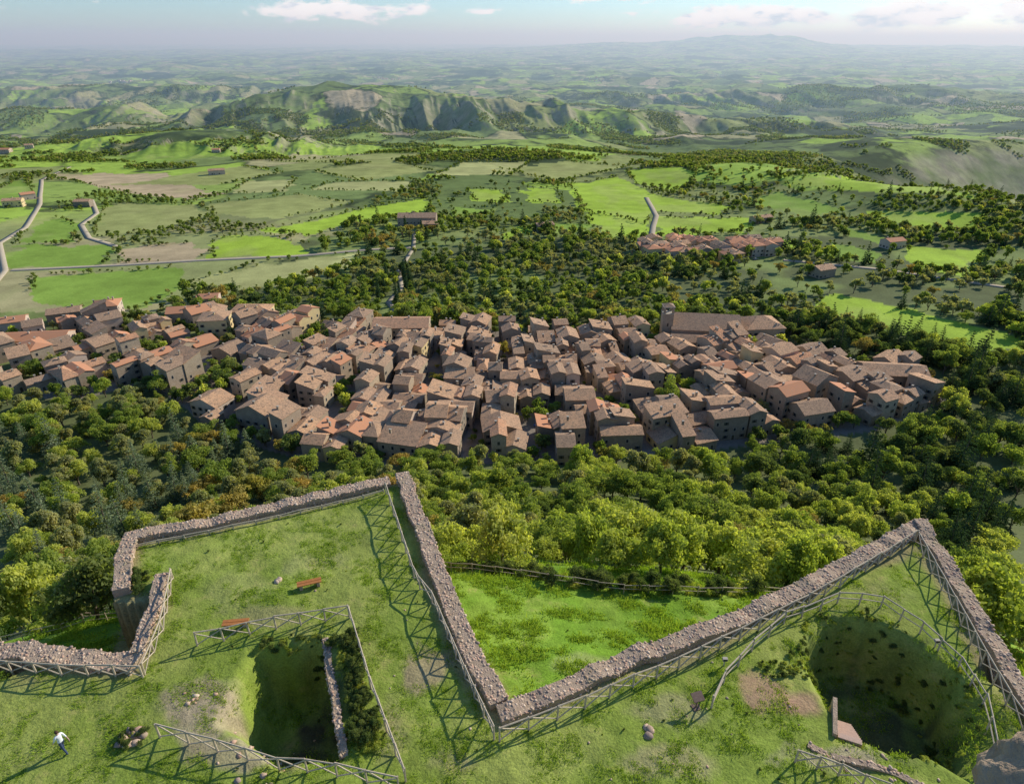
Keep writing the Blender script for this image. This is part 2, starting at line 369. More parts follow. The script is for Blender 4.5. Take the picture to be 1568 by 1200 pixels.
patch(-14.5,23.3,2.8,.9,(.35,.29,.18),.8); patch(23.4,28.4,4.0,4.6,(.09,.095,.05),.9); patch(-12.2,27,2.0,3.4,(.08,.07,.05),.95); patch(5,31,2.2,1.0,(.34,.36,.13),.6); patch(9,26,2.4,.9,(.35,.30,.16),.6); patch(-28,23,2.2,1.3,(.32,.31,.13),.4); patch(18,23.2,2.8,.9,(.42,.34,.23),.75)  # pit floors: dark soil and growth, deepened with pit shade painted into the colour
patch(-14,39,3,1.5,(.36,.34,.14),.5); patch(-20,36,2,2,(.35,.34,.13),.4); patch(-16.5,33.4,2.5,.8,(.36,.30,.15),.55); patch(8,22.8,2.5,.8,(.38,.31,.17),.6); patch(-3,23,1.6,.8,(.38,.31,.16),.6); patch(26,35.5,2,1.2,(.36,.35,.13),.4); patch(-7,25,1.2,2.0,(.35,.30,.15),.5)
dw=dline(TERR,X,Y,True)
setc((nearz&~ins_t)*(1-ss(.9,1.9,dw+(n2-.5)*1.5)),(.40,.26,.16),.6)
setc((nearz&ins_t)*(1-ss(.8,1.6,dw+(n2-.5)*1.8)),(.38,.27,.17),.6)
farw=ss(560,760,Y+(n1-.5)*200)
farw=np.where((X<-480)|(X>460),np.maximum(farw,ss(600,700,Q)),farw); farw=np.where(Y<0,ss(300,600,Q),farw)*(1-fieldm)
nearw=1-ss(60,120,Q)
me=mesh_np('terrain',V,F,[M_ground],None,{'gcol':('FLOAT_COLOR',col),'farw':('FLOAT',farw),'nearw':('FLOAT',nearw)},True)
obj('terrain',me)

# ------------------------------------------------------------ vegetation prototypes
def crown_mesh(name,leafmat,seed,nleaf,leaf,R=3.0,Hc=5.4,z0=1.8,ncl=22,kind='dec',trunk=True):
    r=np.random.default_rng(seed); cl=[]
    if kind=='dec':
        lean=r.normal(0,.5,2)
        for k in range(ncl):
            u=r.normal(size=3); u/=np.linalg.norm(u); q=r.uniform(.25,1.0)
            c=np.array([u[0]*R*q,u[1]*R*q,z0+Hc*.5+u[2]*Hc*.45*q]); c[:2]*= 1-.25*max(0,(c[2]-z0-Hc*.5)/(Hc*.5)); c[:2]+=lean*(c[2]-z0)/Hc
            cl.append((c,r.uniform(.5,1.3)*R*.34,r.uniform(0,1)))
    elif kind=='con':
        lv=13
        for k in range(lv):
            t=k/(lv-1); rr=R*(1-t)**.9*r.uniform(.85,1.1)+.15
            m=max(3,int(9*(1-t)))
            for q in range(m):
                a=2*math.pi*(q/m)+r.uniform(0,1); 
                for s in (.5,1):
                    cl.append((np.array([math.cos(a)*rr*s,math.sin(a)*rr*s,z0+Hc*t-.35*rr*s*.5]),.25+.16*rr,r.uniform(.1,.9)))
    elif kind=='cyp':
        for k in range(16):
            t=k/15; cl.append((np.array([r.normal()*.12,r.normal()*.12,z0+Hc*t]),R*(.35+.75*math.sin(math.pi*min(1,.25+t*.75))),r.uniform(.2,.8)))
    w=np.array([c[1]**2 for c in cl]); w/=w.sum(); ch=r.choice(len(cl),nleaf,p=w)
    C=np.array([c[0] for c in cl])[ch]; rc=np.array([c[1] for c in cl])[ch]; ti=np.array([c[2] for c in cl])[ch]
    u=r.normal(size=(nleaf,3)); u/=np.linalg.norm(u,axis=1)[:,None]; u[:,2]=np.where(u[:,2]<-.3,-u[:,2],u[:,2])
    pos=C+u*(rc*r.uniform(.55,1.18,nleaf))[:,None]*np.array([1,1,.8 if kind!='con' else .35])
    nn=u*.7+r.normal(size=(nleaf,3))*.55; nn/=np.linalg.norm(nn,axis=1)[:,None]
    a=np.cross(nn,r.normal(size=(nleaf,3))); a/=np.linalg.norm(a,axis=1)[:,None]; b=np.cross(nn,a)
    sz=(leaf*r.uniform(.6,1.3,nleaf))[:,None]*.5
    V=np.stack([pos-a*sz*1.25,pos-b*sz*.8+nn*sz*.2,pos+a*sz*1.25,pos+b*sz*.8+nn*sz*.2],1).reshape(-1,3)
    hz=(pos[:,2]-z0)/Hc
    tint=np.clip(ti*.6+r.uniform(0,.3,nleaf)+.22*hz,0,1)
    tint=np.repeat(tint,4); F=np.arange(nleaf*4).reshape(-1,4); mi=np.zeros(nleaf,int)
    if trunk:
        mb=MB(); top=z0+Hc*(.55 if kind=='dec' else .95)
        mb.rod((0,0,-1.2),(0.05,0,z0*.9),.22,.16,6); mb.rod((.05,0,z0*.9),(0,.1,top),.16,.04,6)
        if kind=='dec':
            for c in cl[:7]: mb.rod((.03,0,z0*r.uniform(.6,1.1)),tuple(c[0]),.10,.03,5)
        tv=np.array(mb.v); tf=[f for f in mb.f if len(f)==4]
        F=np.concatenate([F,np.array(tf)+len(V)]); V=np.concatenate([V,tv]); mi=np.concatenate([mi,np.ones(len(tf),int)]); tint=np.concatenate([tint,np.full(len(tv),.5)])
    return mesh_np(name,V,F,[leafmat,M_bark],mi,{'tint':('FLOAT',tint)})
KINDS=['green','green','lime','olive','dark','autumn','conifer','bluecon','bush']
def proto_set(cname,nleaf,leaf,bs):
    c=bpy.data.collections.new(cname)
    for k,nm in enumerate(KINDS):
        if nm in('conifer','bluecon'): me=crown_mesh(f'{cname}_{k}',FOL[nm],bs+k,nleaf,leaf*.8,2.3,9.5,1.0,kind='con')
        elif nm=='bush': me=crown_mesh(f'{cname}_{k}',FOL['lime'],bs+k,int(nleaf*.7),leaf*.8,2.6,3.6,-.2,18,trunk=False)
        else: me=crown_mesh(f'{cname}_{k}',FOL[nm],bs+k,nleaf,leaf,3.0+.4*math.sin(k*1.7),5.2+.9*math.cos(k*2),1.5,18+3*(k%3))
        o=bpy.data.objects.new(f'{cname}_{k}',me); c.objects.link(o)
    return c
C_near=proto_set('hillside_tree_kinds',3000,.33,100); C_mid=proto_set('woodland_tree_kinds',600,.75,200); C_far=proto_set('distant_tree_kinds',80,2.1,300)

def scatter(name,P,kind,rot,scl,coll):
    P=np.asarray(P,np.float32)
    me=bpy.data.meshes.new(name); me.vertices.add(len(P)); me.vertices.foreach_set('co',P.ravel())
    for an,ty,arr,f in (('kind','INT',kind,'value'),('rotv','FLOAT_VECTOR',rot,'vector'),('sclv','FLOAT_VECTOR',scl,'vector')):
        a=me.attributes.new(an,ty,'POINT'); a.data.foreach_set(f,np.asarray(arr).astype(np.int32 if ty=='INT' else np.float32).ravel())
    o=obj(name,me)
    ng=bpy.data.node_groups.new(name+'_scatter','GeometryNodeTree')
    ng.interface.new_socket('Geometry',in_out='INPUT',socket_type='NodeSocketGeometry'); ng.interface.new_socket('Geometry',in_out='OUTPUT',socket_type='NodeSocketGeometry')
    gi=ng.nodes.new('NodeGroupInput'); go=ng.nodes.new('NodeGroupOutput'); ip=ng.nodes.new('GeometryNodeInstanceOnPoints'); ci=ng.nodes.new('GeometryNodeCollectionInfo')
    ci.inputs['Collection'].default_value=coll; ci.inputs['Separate Children'].default_value=True; ci.inputs['Reset Children'].default_value=True
    def na(n,t):
        q=ng.nodes.new('GeometryNodeInputNamedAttribute'); q.data_type=t; q.inputs['Name'].default_value=n
        return next(s for s in q.outputs if s.enabled and s.name=='Attribute')
    er=ng.nodes.new('FunctionNodeEulerToRotation')
    L=ng.links.new
    L(gi.outputs[0],ip.inputs['Points']); L(ci.outputs[0],ip.inputs['Instance']); ip.inputs['Pick Instance'].default_value=True
    L(na('kind','INT'),ip.inputs['Instance Index']); L(na('rotv','FLOAT_VECTOR'),er.inputs[0]); L(er.outputs[0],ip.inputs['Rotation']); L(na('sclv','FLOAT_VECTOR'),ip.inputs['Scale'])
    L(ip.outputs[0],go.inputs[0])
    md=o.modifiers.new('scatter','NODES'); md.node_group=ng
    return o
def rots(n): 
    a=np.zeros((n,3)); a[:,2]=rng.uniform(0,6.28,n); a[:,:2]=rng.normal(0,.06,(n,2)); return a
def scl3(s):
    n=len(s); return np.stack([s*rng.uniform(.85,1.25,n),s*rng.uniform(.85,1.25,n),s*rng.uniform(.8,1.3,n)],1)
def jgrid(x0,x1,y0,y1,d):
    gx,gy=np.meshgrid(np.arange(x0,x1,d),np.arange(y0,y1,d)); gx=gx.ravel()+rng.uniform(-.5,.5,gx.size)*d; gy=gy.ravel()+rng.uniform(-.5,.5,gy.size)*d; return gx,gy
ARCX=[-12,-7,-1.5,3,9,17,25,33.5]; ARCY=[50.5,47.5,44.2,42,40.6,40.6,43.3,48]
# --- near hillside
x,y=jgrid(-300,330,28,345,4.4)
q=np.sqrt((.7*x)**2+y*y)
keep=~pip(TERR,x,y)&(dline(TERR,x,y,True)>2.6)&~pip(TOWN,x,y)&(dline(TOWN,x,y,True)>2.5)&(np.abs(x)<y*.86+14)
keep&=~((x>-10)&(x<33)&(y<np.interp(x,ARCX,ARCY)+2.0))&~((x<-22)&(y<41))&(q>42)
keep&=~pip(FIELDS[10][0],x,y)
dens=np.where(q<70,.78,np.where(q<110,.58,.44)); keep&=rng.random(len(x))<dens
keep&=~((q>300)&(x<-100))
x,y,q=x[keep],y[keep],q[keep]; n=len(x)
s=np.interp(q,[41,48,60,75,120,200],[.68,.86,.92,.95,1.1,1.25])*rng.uniform(.55,1.3,n)
cn=fbm(x/22,y/22,3,90); k=np.where(cn<.38,0,np.where(cn<.44,3,np.where(cn<.54,1,2)))
k=np.where(rng.random(n)<.3,rng.choice([0,1,2,2,3,3,4],n),k)
cen=(x>-15)&(x<75)&(q<120); k=np.where(cen&(rng.random(n)<.6),2,k)
k=np.where((x<-20)&(rng.random(n)<.3),3,k)
aut=fbm(x/14,y/14,3,97); k=np.where((aut>.63)&(y>60)&(x<10)&(rng.random(n)<.4),5,k); k=np.where((rng.random(n)<.02)&(y>55),5,k)
k=np.where((x>100)&(y>110)&(rng.random(n)<.5),6,k); k=np.where((x>80)&(y>110)&(rng.random(n)<.25),4,k)
k=np.where((x<-95)&(y>120)&(y<215)&(rng.random(n)<.30),7,k); k=np.where((q<56)&(rng.random(n)<.3),8,k)
k=np.where((x<-28)&(y<75)&(rng.random(n)<.45),4,k)
scatter('hillside_trees',np.stack([x,y,H(x,y)-.2],1),k,rots(n),scl3(s),C_near)
# --- woodland behind the town
x,y=jgrid(-200,640,326,900,6.4)
def infield(x,y,b=2):
    r=np.zeros(len(x),bool)
    for poly,c in FIELDS:
        r|=pip(poly,x,y)|(dline(poly,x,y,True)<b)
    return r
def nearroad(x,y,b=5):
    r=np.zeros(len(x),bool)
    for i_,p in enumerate(ROADS): r|=dline(p,x,y)<(b if i_!=3 else 2.6)
    return r
vil=np.hypot((x-150)/66,(y-508)/30)<1
villa=(np.abs(x+85)<26)&(np.abs(y-600)<16)
keep=~infield(x,y)&~nearroad(x,y)&~pip(TOWN,x,y)&(dline(TOWN,x,y,True)>3)&~(vil&(rng.random(len(x))<.85))&~villa&(np.abs(x)<y*.9)
keep&=~((x<-150)&(y>400))
dn=fbm(x/55,y/55,4,91)
pr=np.where(y<480,np.where(dn<.40,.4,.8),np.where(dn>.52,.75,np.where(y<560,.25,.03))); pr=np.where((x>170)&(dn<.52)&(y>360),.14,pr)
keep&=(rng.random(len(x))<pr)
x,y=x[keep],y[keep]; n=len(x); cn=fbm(x/45,y/45,3,92)
k=np.where(cn<.45,0,np.where(cn<.50,4,np.where(cn<.58,1,3))); k=np.where(rng.random(n)<.4,rng.choice([0,1,2,3,3,4],n),k)
aut=fbm(x/25,y/25,3,98); k=np.where((aut>.66)&(rng.random(n)<.35),5,k); k=np.where(rng.random(n)<.012,5,k)
k=np.where((np.hypot((x-112)/24,(y-385)/14)<1)&(rng.random(n)<.7),5,k); k=np.where(rng.random(n)<.05,6,k)
s=rng.uniform(.6,1.4,n)*np.where(y>620,.75,1)
scatter('woodland_trees',np.stack([x,y,H(x,y)-.3],1),k,rots(n),scl3(s),C_mid)
# --- hedgerows, copses
hx=[];hy=[]
for poly,c in FIELDS:
    for a in range(len(poly)):
        p,q2=poly[a],poly[(a+1)%len(poly)]; L=math.hypot(q2[0]-p[0],q2[1]-p[1]); m=int(L/3.4)
        if random.random()<.25: continue
        for b in range(m):
            if random.random()<.72:
                t=b/m; hx.append(p[0]+(q2[0]-p[0])*t+random.gauss(0,1.6)); hy.append(p[1]+(q2[1]-p[1])*t+random.gauss(0,1.6))
hx=np.array(hx);hy=np.array(hy); nh=len(hx)
x,y=jgrid(-1600,1400,360,2600,7.5)
cl=fbm(x/110,y/110,5,93); band=(y>1080)&(y<1480+.15*x)&(x>-260)&(x<620)&(cl>.47)
keep=(np.abs(x)<y*.88)&~infield(x,y,0)&~((x>-170)&(x<640)&(y<900))&((cl>.60)|band)&~nearroad(x,y,7)&~pip(TOWN,x,y)
x=np.concatenate([hx,x[keep]]); y=np.concatenate([hy,y[keep]]); s=np.concatenate([rng.uniform(.2,.55,nh),rng.uniform(.35,.85,len(x)-nh)])
kk=~nearroad(x,y,5)&~pip(TOWN,x,y); x,y,s=x[kk],y[kk],s[kk]; n=len(x); k=rng.choice([0,1,3,4,4,0],n)
mid=y<900
scatter('hedgerow_trees',np.stack([x,y,H(x,y)-.3],1)[mid],k[mid],rots(mid.sum()),scl3(s[mid]),C_mid)
scatter('distant_copses',np.stack([x,y,H(x,y)-.3],1)[~mid],k[~mid],rots((~mid).sum()),scl3(s[~mid]*1.2),C_far)
x,y=jgrid(-4600,4600,2300,5400,17); cl=fbm(x/330,y/330,5,94); keep=(np.abs(x)<y*.85)&(cl>.60)&~((np.hypot((x+560)/900,(y-2900)/600)<1)&(cl<.64)); x,y=x[keep],y[keep]; n=len(x)
scatter('far_woods',np.stack([x,y,H(x,y)-.3],1),rng.choice([0,4,3],n),rots(n),scl3(rng.uniform(.7,1.3,n)),C_far)
# --- grass tufts and weeds
def tuft(seed,nb,hh,w):
    r=np.random.default_rng(seed); V=[];F=[]
    for b in range(nb):
        a=r.uniform(0,6.28); px,py=r.normal(0,w,2); dx,dy=math.cos(a),math.sin(a); hb=hh*r.uniform(.5,1.2); ww=.022
        i0=len(V); V+= [(px-dy*ww,py+dx*ww,-.03),(px+dy*ww,py-dx*ww,-.03),(px+dx*hb*.5+dy*ww*.6,py+dy*hb*.5-dx*ww*.6,hb*.5),(px+dx*hb*1.1,py+dy*hb*1.1,hb*.75)]
        F.append((i0,i0+1,i0+2,i0+3))
    return mesh_np('tuft',V,F,[FOL['grass']],None,{'tint':('FLOAT',np.random.default_rng(seed).uniform(.25,.9,len(V)))})
C_gr=bpy.data.collections.new('grass_kinds')
for k_ in range(4): C_gr.objects.link(bpy.data.objects.new(f'grass_kind_{k_}',tuft(k_,26,.08+.035*k_,.12+.03*k_)))
n=40000; x=rng.uniform(-42,40,n); y=rng.uniform(20,50,n)
cl=fbm(x/1.6,y/1.6,3,95); keep=(dline(TERR,x,y,True)>.9)&(rng.random(n)<ss(.4,.68,cl))&((pip(TERR,x,y))|(np.hypot(.7*x,y)<52))
x,y=x[keep],y[keep]; n=len(x); out_=~pip(TERR,x,y)
scatter('lawn_grass_tufts',np.stack([x,y,H(x,y)],1),rng.integers(0,4,n),rots(n),scl3(rng.uniform(.5,1.0,n)*np.where(out_,1.5,.8)),C_gr)
px_=[];py_=[];sc_=[]
for _ in range(150): t=random.random(); px_.append(-11.9+3.0*t+random.uniform(.2,1.5)); py_.append(31.8-8*t+random.uniform(-.5,.5)); sc_.append(random.uniform(.06,.13))
for _ in range(70): t=random.random(); px_.append(-16.5+5*t); py_.append(31.4+random.uniform(-.8,.3)); sc_.append(random.uniform(.03,.08))
for _ in range(170): a=random.uniform(-1.6,3.0); q_=random.uniform(.6,1.05); px_.append(22.9+5.1*q_*math.cos(a)); py_.append(28.2+5.4*q_*math.sin(a)); sc_.append(random.uniform(.03,.08))
for _ in range(30): px_.append(random.uniform(-28.5,-26.5)); py_.append(random.uniform(35.5,38)); sc_.append(random.uniform(.05,.12))
for _ in range(26): px_.append(random.uniform(-22.5,-20.8)); py_.append(random.uniform(23.8,25.0)); sc_.append(random.uniform(.03,.08))
for _ in range(60): px_.append(random.uniform(15.5,18.5)); py_.append(random.uniform(28.4,29.6)); sc_.append(random.uniform(.02,.06))
for _ in range(160): px_.append(random.uniform(-8,31)); py_.append(float(np.interp(px_[-1],ARCX,ARCY))+random.uniform(-.5,1.4)); sc_.append(random.uniform(.08,.24))
for _ in range(90): px_.append(random.uniform(-26,29)); py_.append(random.uniform(21.5,44)); sc_.append(random.uniform(.015,.035))
px_=np.array(px_);py_=np.array(py_);n=len(px_)
scatter('bank_brambles',np.stack([px_,py_,H(px_,py_)-.05],1),np.full(n,8)-rng.integers(0,2,n)*4,rots(n),scl3(np.array(sc_)),C_near)

# ------------------------------------------------------------ ruined walls
bm=bmesh.new(); bmesh.ops.create_icosphere(bm,subdivisions=1,radius=1); ICO_V=np.array([v.co[:] for v in bm.verts]); ICO_F=np.array([[v.index for v in f.verts] for f in bm.faces]); bm.free()
def stones(P,S,seed):
    r=np.random.default_rng(seed); n=len(P); nv=len(ICO_V)
    v=ICO_V[None]*(1+r.uniform(-.28,.28,(n,nv,1)))*S[:,None,:]
    a=r.uniform(0,6.28,n); ca,sa=np.cos(a)[:,None],np.sin(a)[:,None]
    vx=v[...,0]*ca-v[...,1]*sa; vy=v[...,0]*sa+v[...,1]*ca
    v=np.stack([vx,vy,v[...,2]],-1)+P[:,None,:]
    F=(ICO_F[None]+(np.arange(n)*nv)[:,None,None]).reshape(-1,3)
    base=np.array([(.56,.40,.28),(.47,.34,.24),(.64,.49,.35),(.37,.27,.21),(.54,.34,.23)])[r.integers(0,5,n)]*r.uniform(.8,1.2,(n,1))
    c=np.concatenate([np.repeat(base,nv,0),np.ones((n*nv,1))],1)
    return v.reshape(-1,3),F,c
def offs(pts,d):
    out=[]; n=len(pts)
    for i in range(n):
        a=Vector(pts[max(i-1,0)][:2]); p=Vector(pts[i][:2]); b=Vector(pts[min(i+1,n-1)][:2])
        d1=(p-a).normalized() if i>0 else (b-p).normalized(); d2=(b-p).normalized() if i<n-1 else d1
        n1_=Vector((-d1.y,d1.x)); n2_=Vector((-d2.y,d2.x)); m=(n1_+n2_).normalized(); out.append(p+m*d/max(.45,m.dot(n1_)))
    return out
def rubble_wall(name,pts,width,top,bottom,seed):
    r=np.random.default_rng(seed)
    dp=[]
    for a,b in zip(pts[:-1],pts[1:]):
        L=math.hypot(b[0]-a[0],b[1]-a[1]); m=max(1,int(L/1.0))
        for k in range(m): 
            t=k/m; dp.append((a[0]+(b[0]-a[0])*t+(r.normal()*.08 if k else 0),a[1]+(b[1]-a[1])*t+(r.normal()*.08 if k else 0)))
    dp.append(pts[-1]); L_=offs(dp,width/2); R_=offs(dp,-width/2); n=len(dp)
    hz=[top+r.uniform(-.16,.14) for _ in dp]; V=[];F=[]
    for i in range(n):
        l,q=L_[i],R_[i]; V+= [(l.x,l.y,bottom),(l.x,l.y,hz[i]),(q.x,q.y,hz[i]),(q.x,q.y,bottom)]
    for i in range(n-1):
        b=4*i; F+= [(b,b+4,b+5,b+1),(b+1,b+5,b+6,b+2),(b+2,b+6,b+7,b+3)]
    F+= [(0,1,2,3),(4*n-4,4*n-1,4*n-2,4*n-3)]
    P=[];S=[]
    for i in range(n-1):
        l0,l1,r0,r1=L_[i],L_[i+1],R_[i],R_[i+1]; ln=((l1-l0).length+(r1-r0).length)/2
        m=int(ln*width/.027)
        for _ in range(m):
            t=r.random(); u=r.uniform(-.03,1.03); a=l0.lerp(l1,t); b=r0.lerp(r1,t); p=a.lerp(b,u); sz=r.uniform(.05,.12)
            P.append((p.x,p.y,hz[i]*(1-t)+hz[i+1]*t+r.uniform(-.04,.01))); S.append((sz*r.uniform(.9,1.5),sz,sz*r.uniform(.35,.55)))
        for _ in range(int(ln*24)):
            t=r.random(); sd=r.random()<.5; p=(l0.lerp(l1,t) if sd else r0.lerp(r1,t)); sz=r.uniform(.07,.14)
            P.append((p.x,p.y,hz[i]-r.uniform(0,1.3))); S.append((sz*1.1,sz*.9,sz*.7))
    parent=bpy.data.objects.new(name,None); scene.collection.objects.link(parent)
    me=bpy.data.meshes.new(name+'_core'); me.from_pydata(V,[],F); me.materials.append(M_mortar); me.update(); obj('wall_core',me,parent)
    v,f,c=stones(np.array(P),np.array(S),seed+1)
    obj('wall_stones',mesh_np('wall_stones',v,f,[M_stones],None,{'scol':('FLOAT_COLOR',c)}),parent)
    return parent
rubble_wall('bastion_wall',[(-46,29.6),(-33,30.1),(-31.1,30.2),(-28,29.6),(-23.6,29.2)],1.3,.45,-9,1)
rubble_wall('bastion_wall',[(-24.0,29.9),(-24.6,33),(-25.6,37.0)],.8,.5,-6,2)
rubble_wall('bastion_wall',[(-27.8,35.4),(-29.3,38.6),(-30.0,41.2),(-24.4,43),(-21,44.6),(-10.9,48.9)],1.1,.5,-10,3)
rubble_wall('bastion_wall',[(-9.9,49.9),(-8.6,46),(-7,41.8),(-4.3,34.2),(-2.5,29.8),(-.75,26.3)],1.15,.55,-16,4)
rubble_wall('bastion_wall',[(-.75,25.6),(3,27.2),(7.3,29.5),(15.3,32.7),(23.3,37.1),(33.2,42.9)],1.15,.5,-16,5)
rubble_wall('bastion_wall',[(33.2,43.2),(32.4,37.5),(31.6,32.7),(30.7,26.6),(29.9,16)],1.0,.5,-14,6)
rubble_wall('pit_retaining_wall',[(-12.35,31.5),(-10.9,27.6),(-9.25,23.2)],.4,.12,-4.2,7)
rubble_wall('stone_curb',[(16.6,23.9),(18.6,22.9),(20.6,22.3),(22.0,21.2)],.35,.12,-1,10)
sr=math.atan2(-(ST_B[0]-ST_A[0]),(ST_B[1]-ST_A[1])); mb=MB(); dx_,dy_=(ST_B[0]-ST_A[0]),(ST_B[1]-ST_A[1])
for k_ in range(10):
    t=k_/9; mb.box((ST_A[0]+dx_*t,ST_A[1]+dy_*t,.02-k_*.25-1.5),(1.25,.315,3.0),0,sr)
mb.box((ST_A[0]+dx_*.40-.80*math.cos(sr),ST_A[1]+dy_*.40-.80*math.sin(sr),-1.45),(.24,2.6,3.3),1,sr)
obj('stone_stairs',mb.mesh('stone_stairs',[M_step,M_mortar]))
def rockpile(name,cx,cy,n,rad,s0,s1,seed):
    r=np.random.default_rng(seed); x=cx+r.normal(0,rad,n); y=cy+r.normal(0,rad,n); P=np.stack([x,y,H(x,y)+.01],1); s=r.uniform(s0,s1,(n,1))*np.array([[1.3,1,.6]])
    v,f,c=stones(P,s,seed); obj(name,mesh_np(name,v,f,[M_stones],None,{'scol':('FLOAT_COLOR',c)}))
rockpile('rock_pile',-21.7,24.6,14,.4,.12,.36,31); rockpile('boulder',-1.4,29.3,5,.25,.12,.32,32); rockpile('boulder',-17.1,36.8,3,.1,.2,.30,33)
rockpile('rock_pile',-19.2,26.9,9,.5,.05,.2,34); rockpile('rock_pile',-14,23.3,26,1.2,.05,.2,35); rockpile('loose_stones',-8,30,20,5,.03,.1,36); rockpile('loose_stones',12,27,40,5,.03,.1,37); rockpile('stone_slab',7.7,24.7,4,.18,.2,.34,38)
rockpile('loose_stones',20,22.6,14,1.5,.05,.13,39)

# ------------------------------------------------------------ timber fences
def resample(pts,step):
    out=[]; 
    for a,b in zip(pts[:-1],pts[1:]):
        L=math.hypot(b[0]-a[0],b[1]-a[1]); m=max(1,round(L/step))
        for k in range(m): t=k/m; out.append((a[0]+(b[0]-a[0])*t,a[1]+(b[1]-a[1])*t))
    out.append(pts[-1]); return out
def fence(name,pts,step=1.7,h=1.15,cross=True,r=.052,base=0):
    P=resample(pts,step); mb=MB(); B=[(p[0],p[1],max(Hs(*p),-20)+base) for p in P]
    for b in B: mb.rod((b[0],b[1],b[2]-.4),(b[0]+random.gauss(0,.03),b[1]+random.gauss(0,.03),b[2]+h+.06),r*1.25,r*1.05)
    for a,b in zip(B[:-1],B[1:]):
        j=lambda: random.gauss(0,.035)
        mb.rod((a[0],a[1],a[2]+h+j()),(b[0],b[1],b[2]+h+j()),r,r*.85)
        if cross:
            mb.rod((a[0],a[1],a[2]+.1),(b[0],b[1],b[2]+h-.08),r*.8,r*.7,5); mb.rod((a[0]+.03,a[1]+.03,a[2]+h-.08),(b[0]+.03,b[1]+.03,b[2]+.1),r*.8,r*.7,5)
        else: mb.rod((a[0],a[1],a[2]+h*.5+j()),(b[0],b[1],b[2]+h*.5+j()),r*.8,r*.7,5)
    obj(name,mb.mesh(name,[M_wood]))
fence('wooden_fence',[(-10.9,47.2),(-8.7,41.2),(-7.2,37),(-6.6,35.8),(-5.6,34.5),(-2.9,28.3),(-1.0,24.2)])
fence('wooden_fence',[(-.7,24.1),(4.3,26.2),(10.5,29.1),(16.5,32.1),(23.6,36.0),(31.6,41.0)])
fence('wooden_fence',[(31.7,41.0),(30.5,34.0),(29.3,26.4),(28.6,18)])
fence('wooden_fence',[(11.8,26.2),(13.0,28.0),(15.5,30.4),(18.4,32.7),(22.8,34.5),(25.6,34.1),(27.2,31.9),(28.1,29.1),(27.9,26.4),(26.5,23.2),(25,21.0)],1.5,1.05,False)
fence('wooden_fence',[(-20.6,30.9),(-15.8,32.2),(-11.1,33.2)]); fence('wooden_fence',[(-11.1,33.2),(-8.6,27.6),(-5.7,21.9)]); fence('wooden_fence',[(-19.9,24.3),(-12.7,22.6),(-6,21.4)])
fence('wooden_fence',[(-24.9,37),(-23.3,32),(-22.9,28.6)],1.5,1.0); fence('wooden_fence',[(-22.9,28.4),(-28,28.5),(-33,29.0),(-40,28.8)],1.6,1.0)
fence('wooden_fence',[(15.5,22.9),(17.5,22.1),(19.5,21.0)],1.2,1.0); fence('wooden_fence',[(-29.5,40.2),(-24.2,42.0),(-11.2,47.4)],1.8,.35,False)
fence('path_fence',[(-7.4,46.2),(-1.5,43.8),(3,41.6),(9,40.1),(17,40.2),(25,42.8),(30.5,46)],2.2,.95,False,.035)
fence('path_fence',[(-46,41),(-38,40.6),(-31,39.6)],2.2,.95,False,.035)

# ------------------------------------------------------------ benches, lectern, small things
def bench(x,y,rot):
    z=Hs(x,y); mb=MB()
    for o_ in (-.14,.14): mb.box((0,o_,.46),(1.7,.24,.07),0)
    for s_ in (-.6,.6): mb.box((s_,0,.2),(.22,.42,.44),1)
    mb.box((0,0,.36),(1.2,.08,.1),0)
    o=obj('park_bench',mb.mesh('park_bench',[M_bench,M_mortar]),loc=(x,y,z)); o.rotation_euler=(0,0,rot)
bench(-14.6,36.1,.33); bench(-18.6,32.5,.12)
def lectern(x,y,rot):
    z=Hs(x,y); mb=MB(); mb.rod((0,0,-.2),(0,0,.85),.05,.05,8,0); mb.box((0,0,.02),(.45,.45,.05),0)
    mb.add([(-.35,-.25,.8),(.35,-.25,.8),(.35,.25,1.02),(-.35,.25,1.02),(-.35,-.25,.85),(.35,-.25,.85),(.35,.25,1.07),(-.35,.25,1.07)],[(3,2,1,0),(4,5,6,7),(0,1,5,4),(1,2,6,5),(2,3,7,6),(3,0,4,7)],1)
    o=obj('information_lectern',mb.mesh('information_lectern',[M_metal,M_metal]),loc=(x,y,z)); o.rotation_euler=(0,0,rot)
lectern(10.9,26.3,.3)
def post_lamp(x,y):
    mb=MB(); mb.rod((0,0,-.2),(0,0,.5),.04,.04,8); mb.box((0,0,.58),(.3,.2,.2),0); mb.box((0,-.105,.58),(.24,.012,.14),1)
    obj('floodlight',mb.mesh('floodlight',[M_trim,M_glass]),loc=(x,y,Hs(x,y)))
post_lamp(27.6,30.8); post_lamp(13.4,29.3)

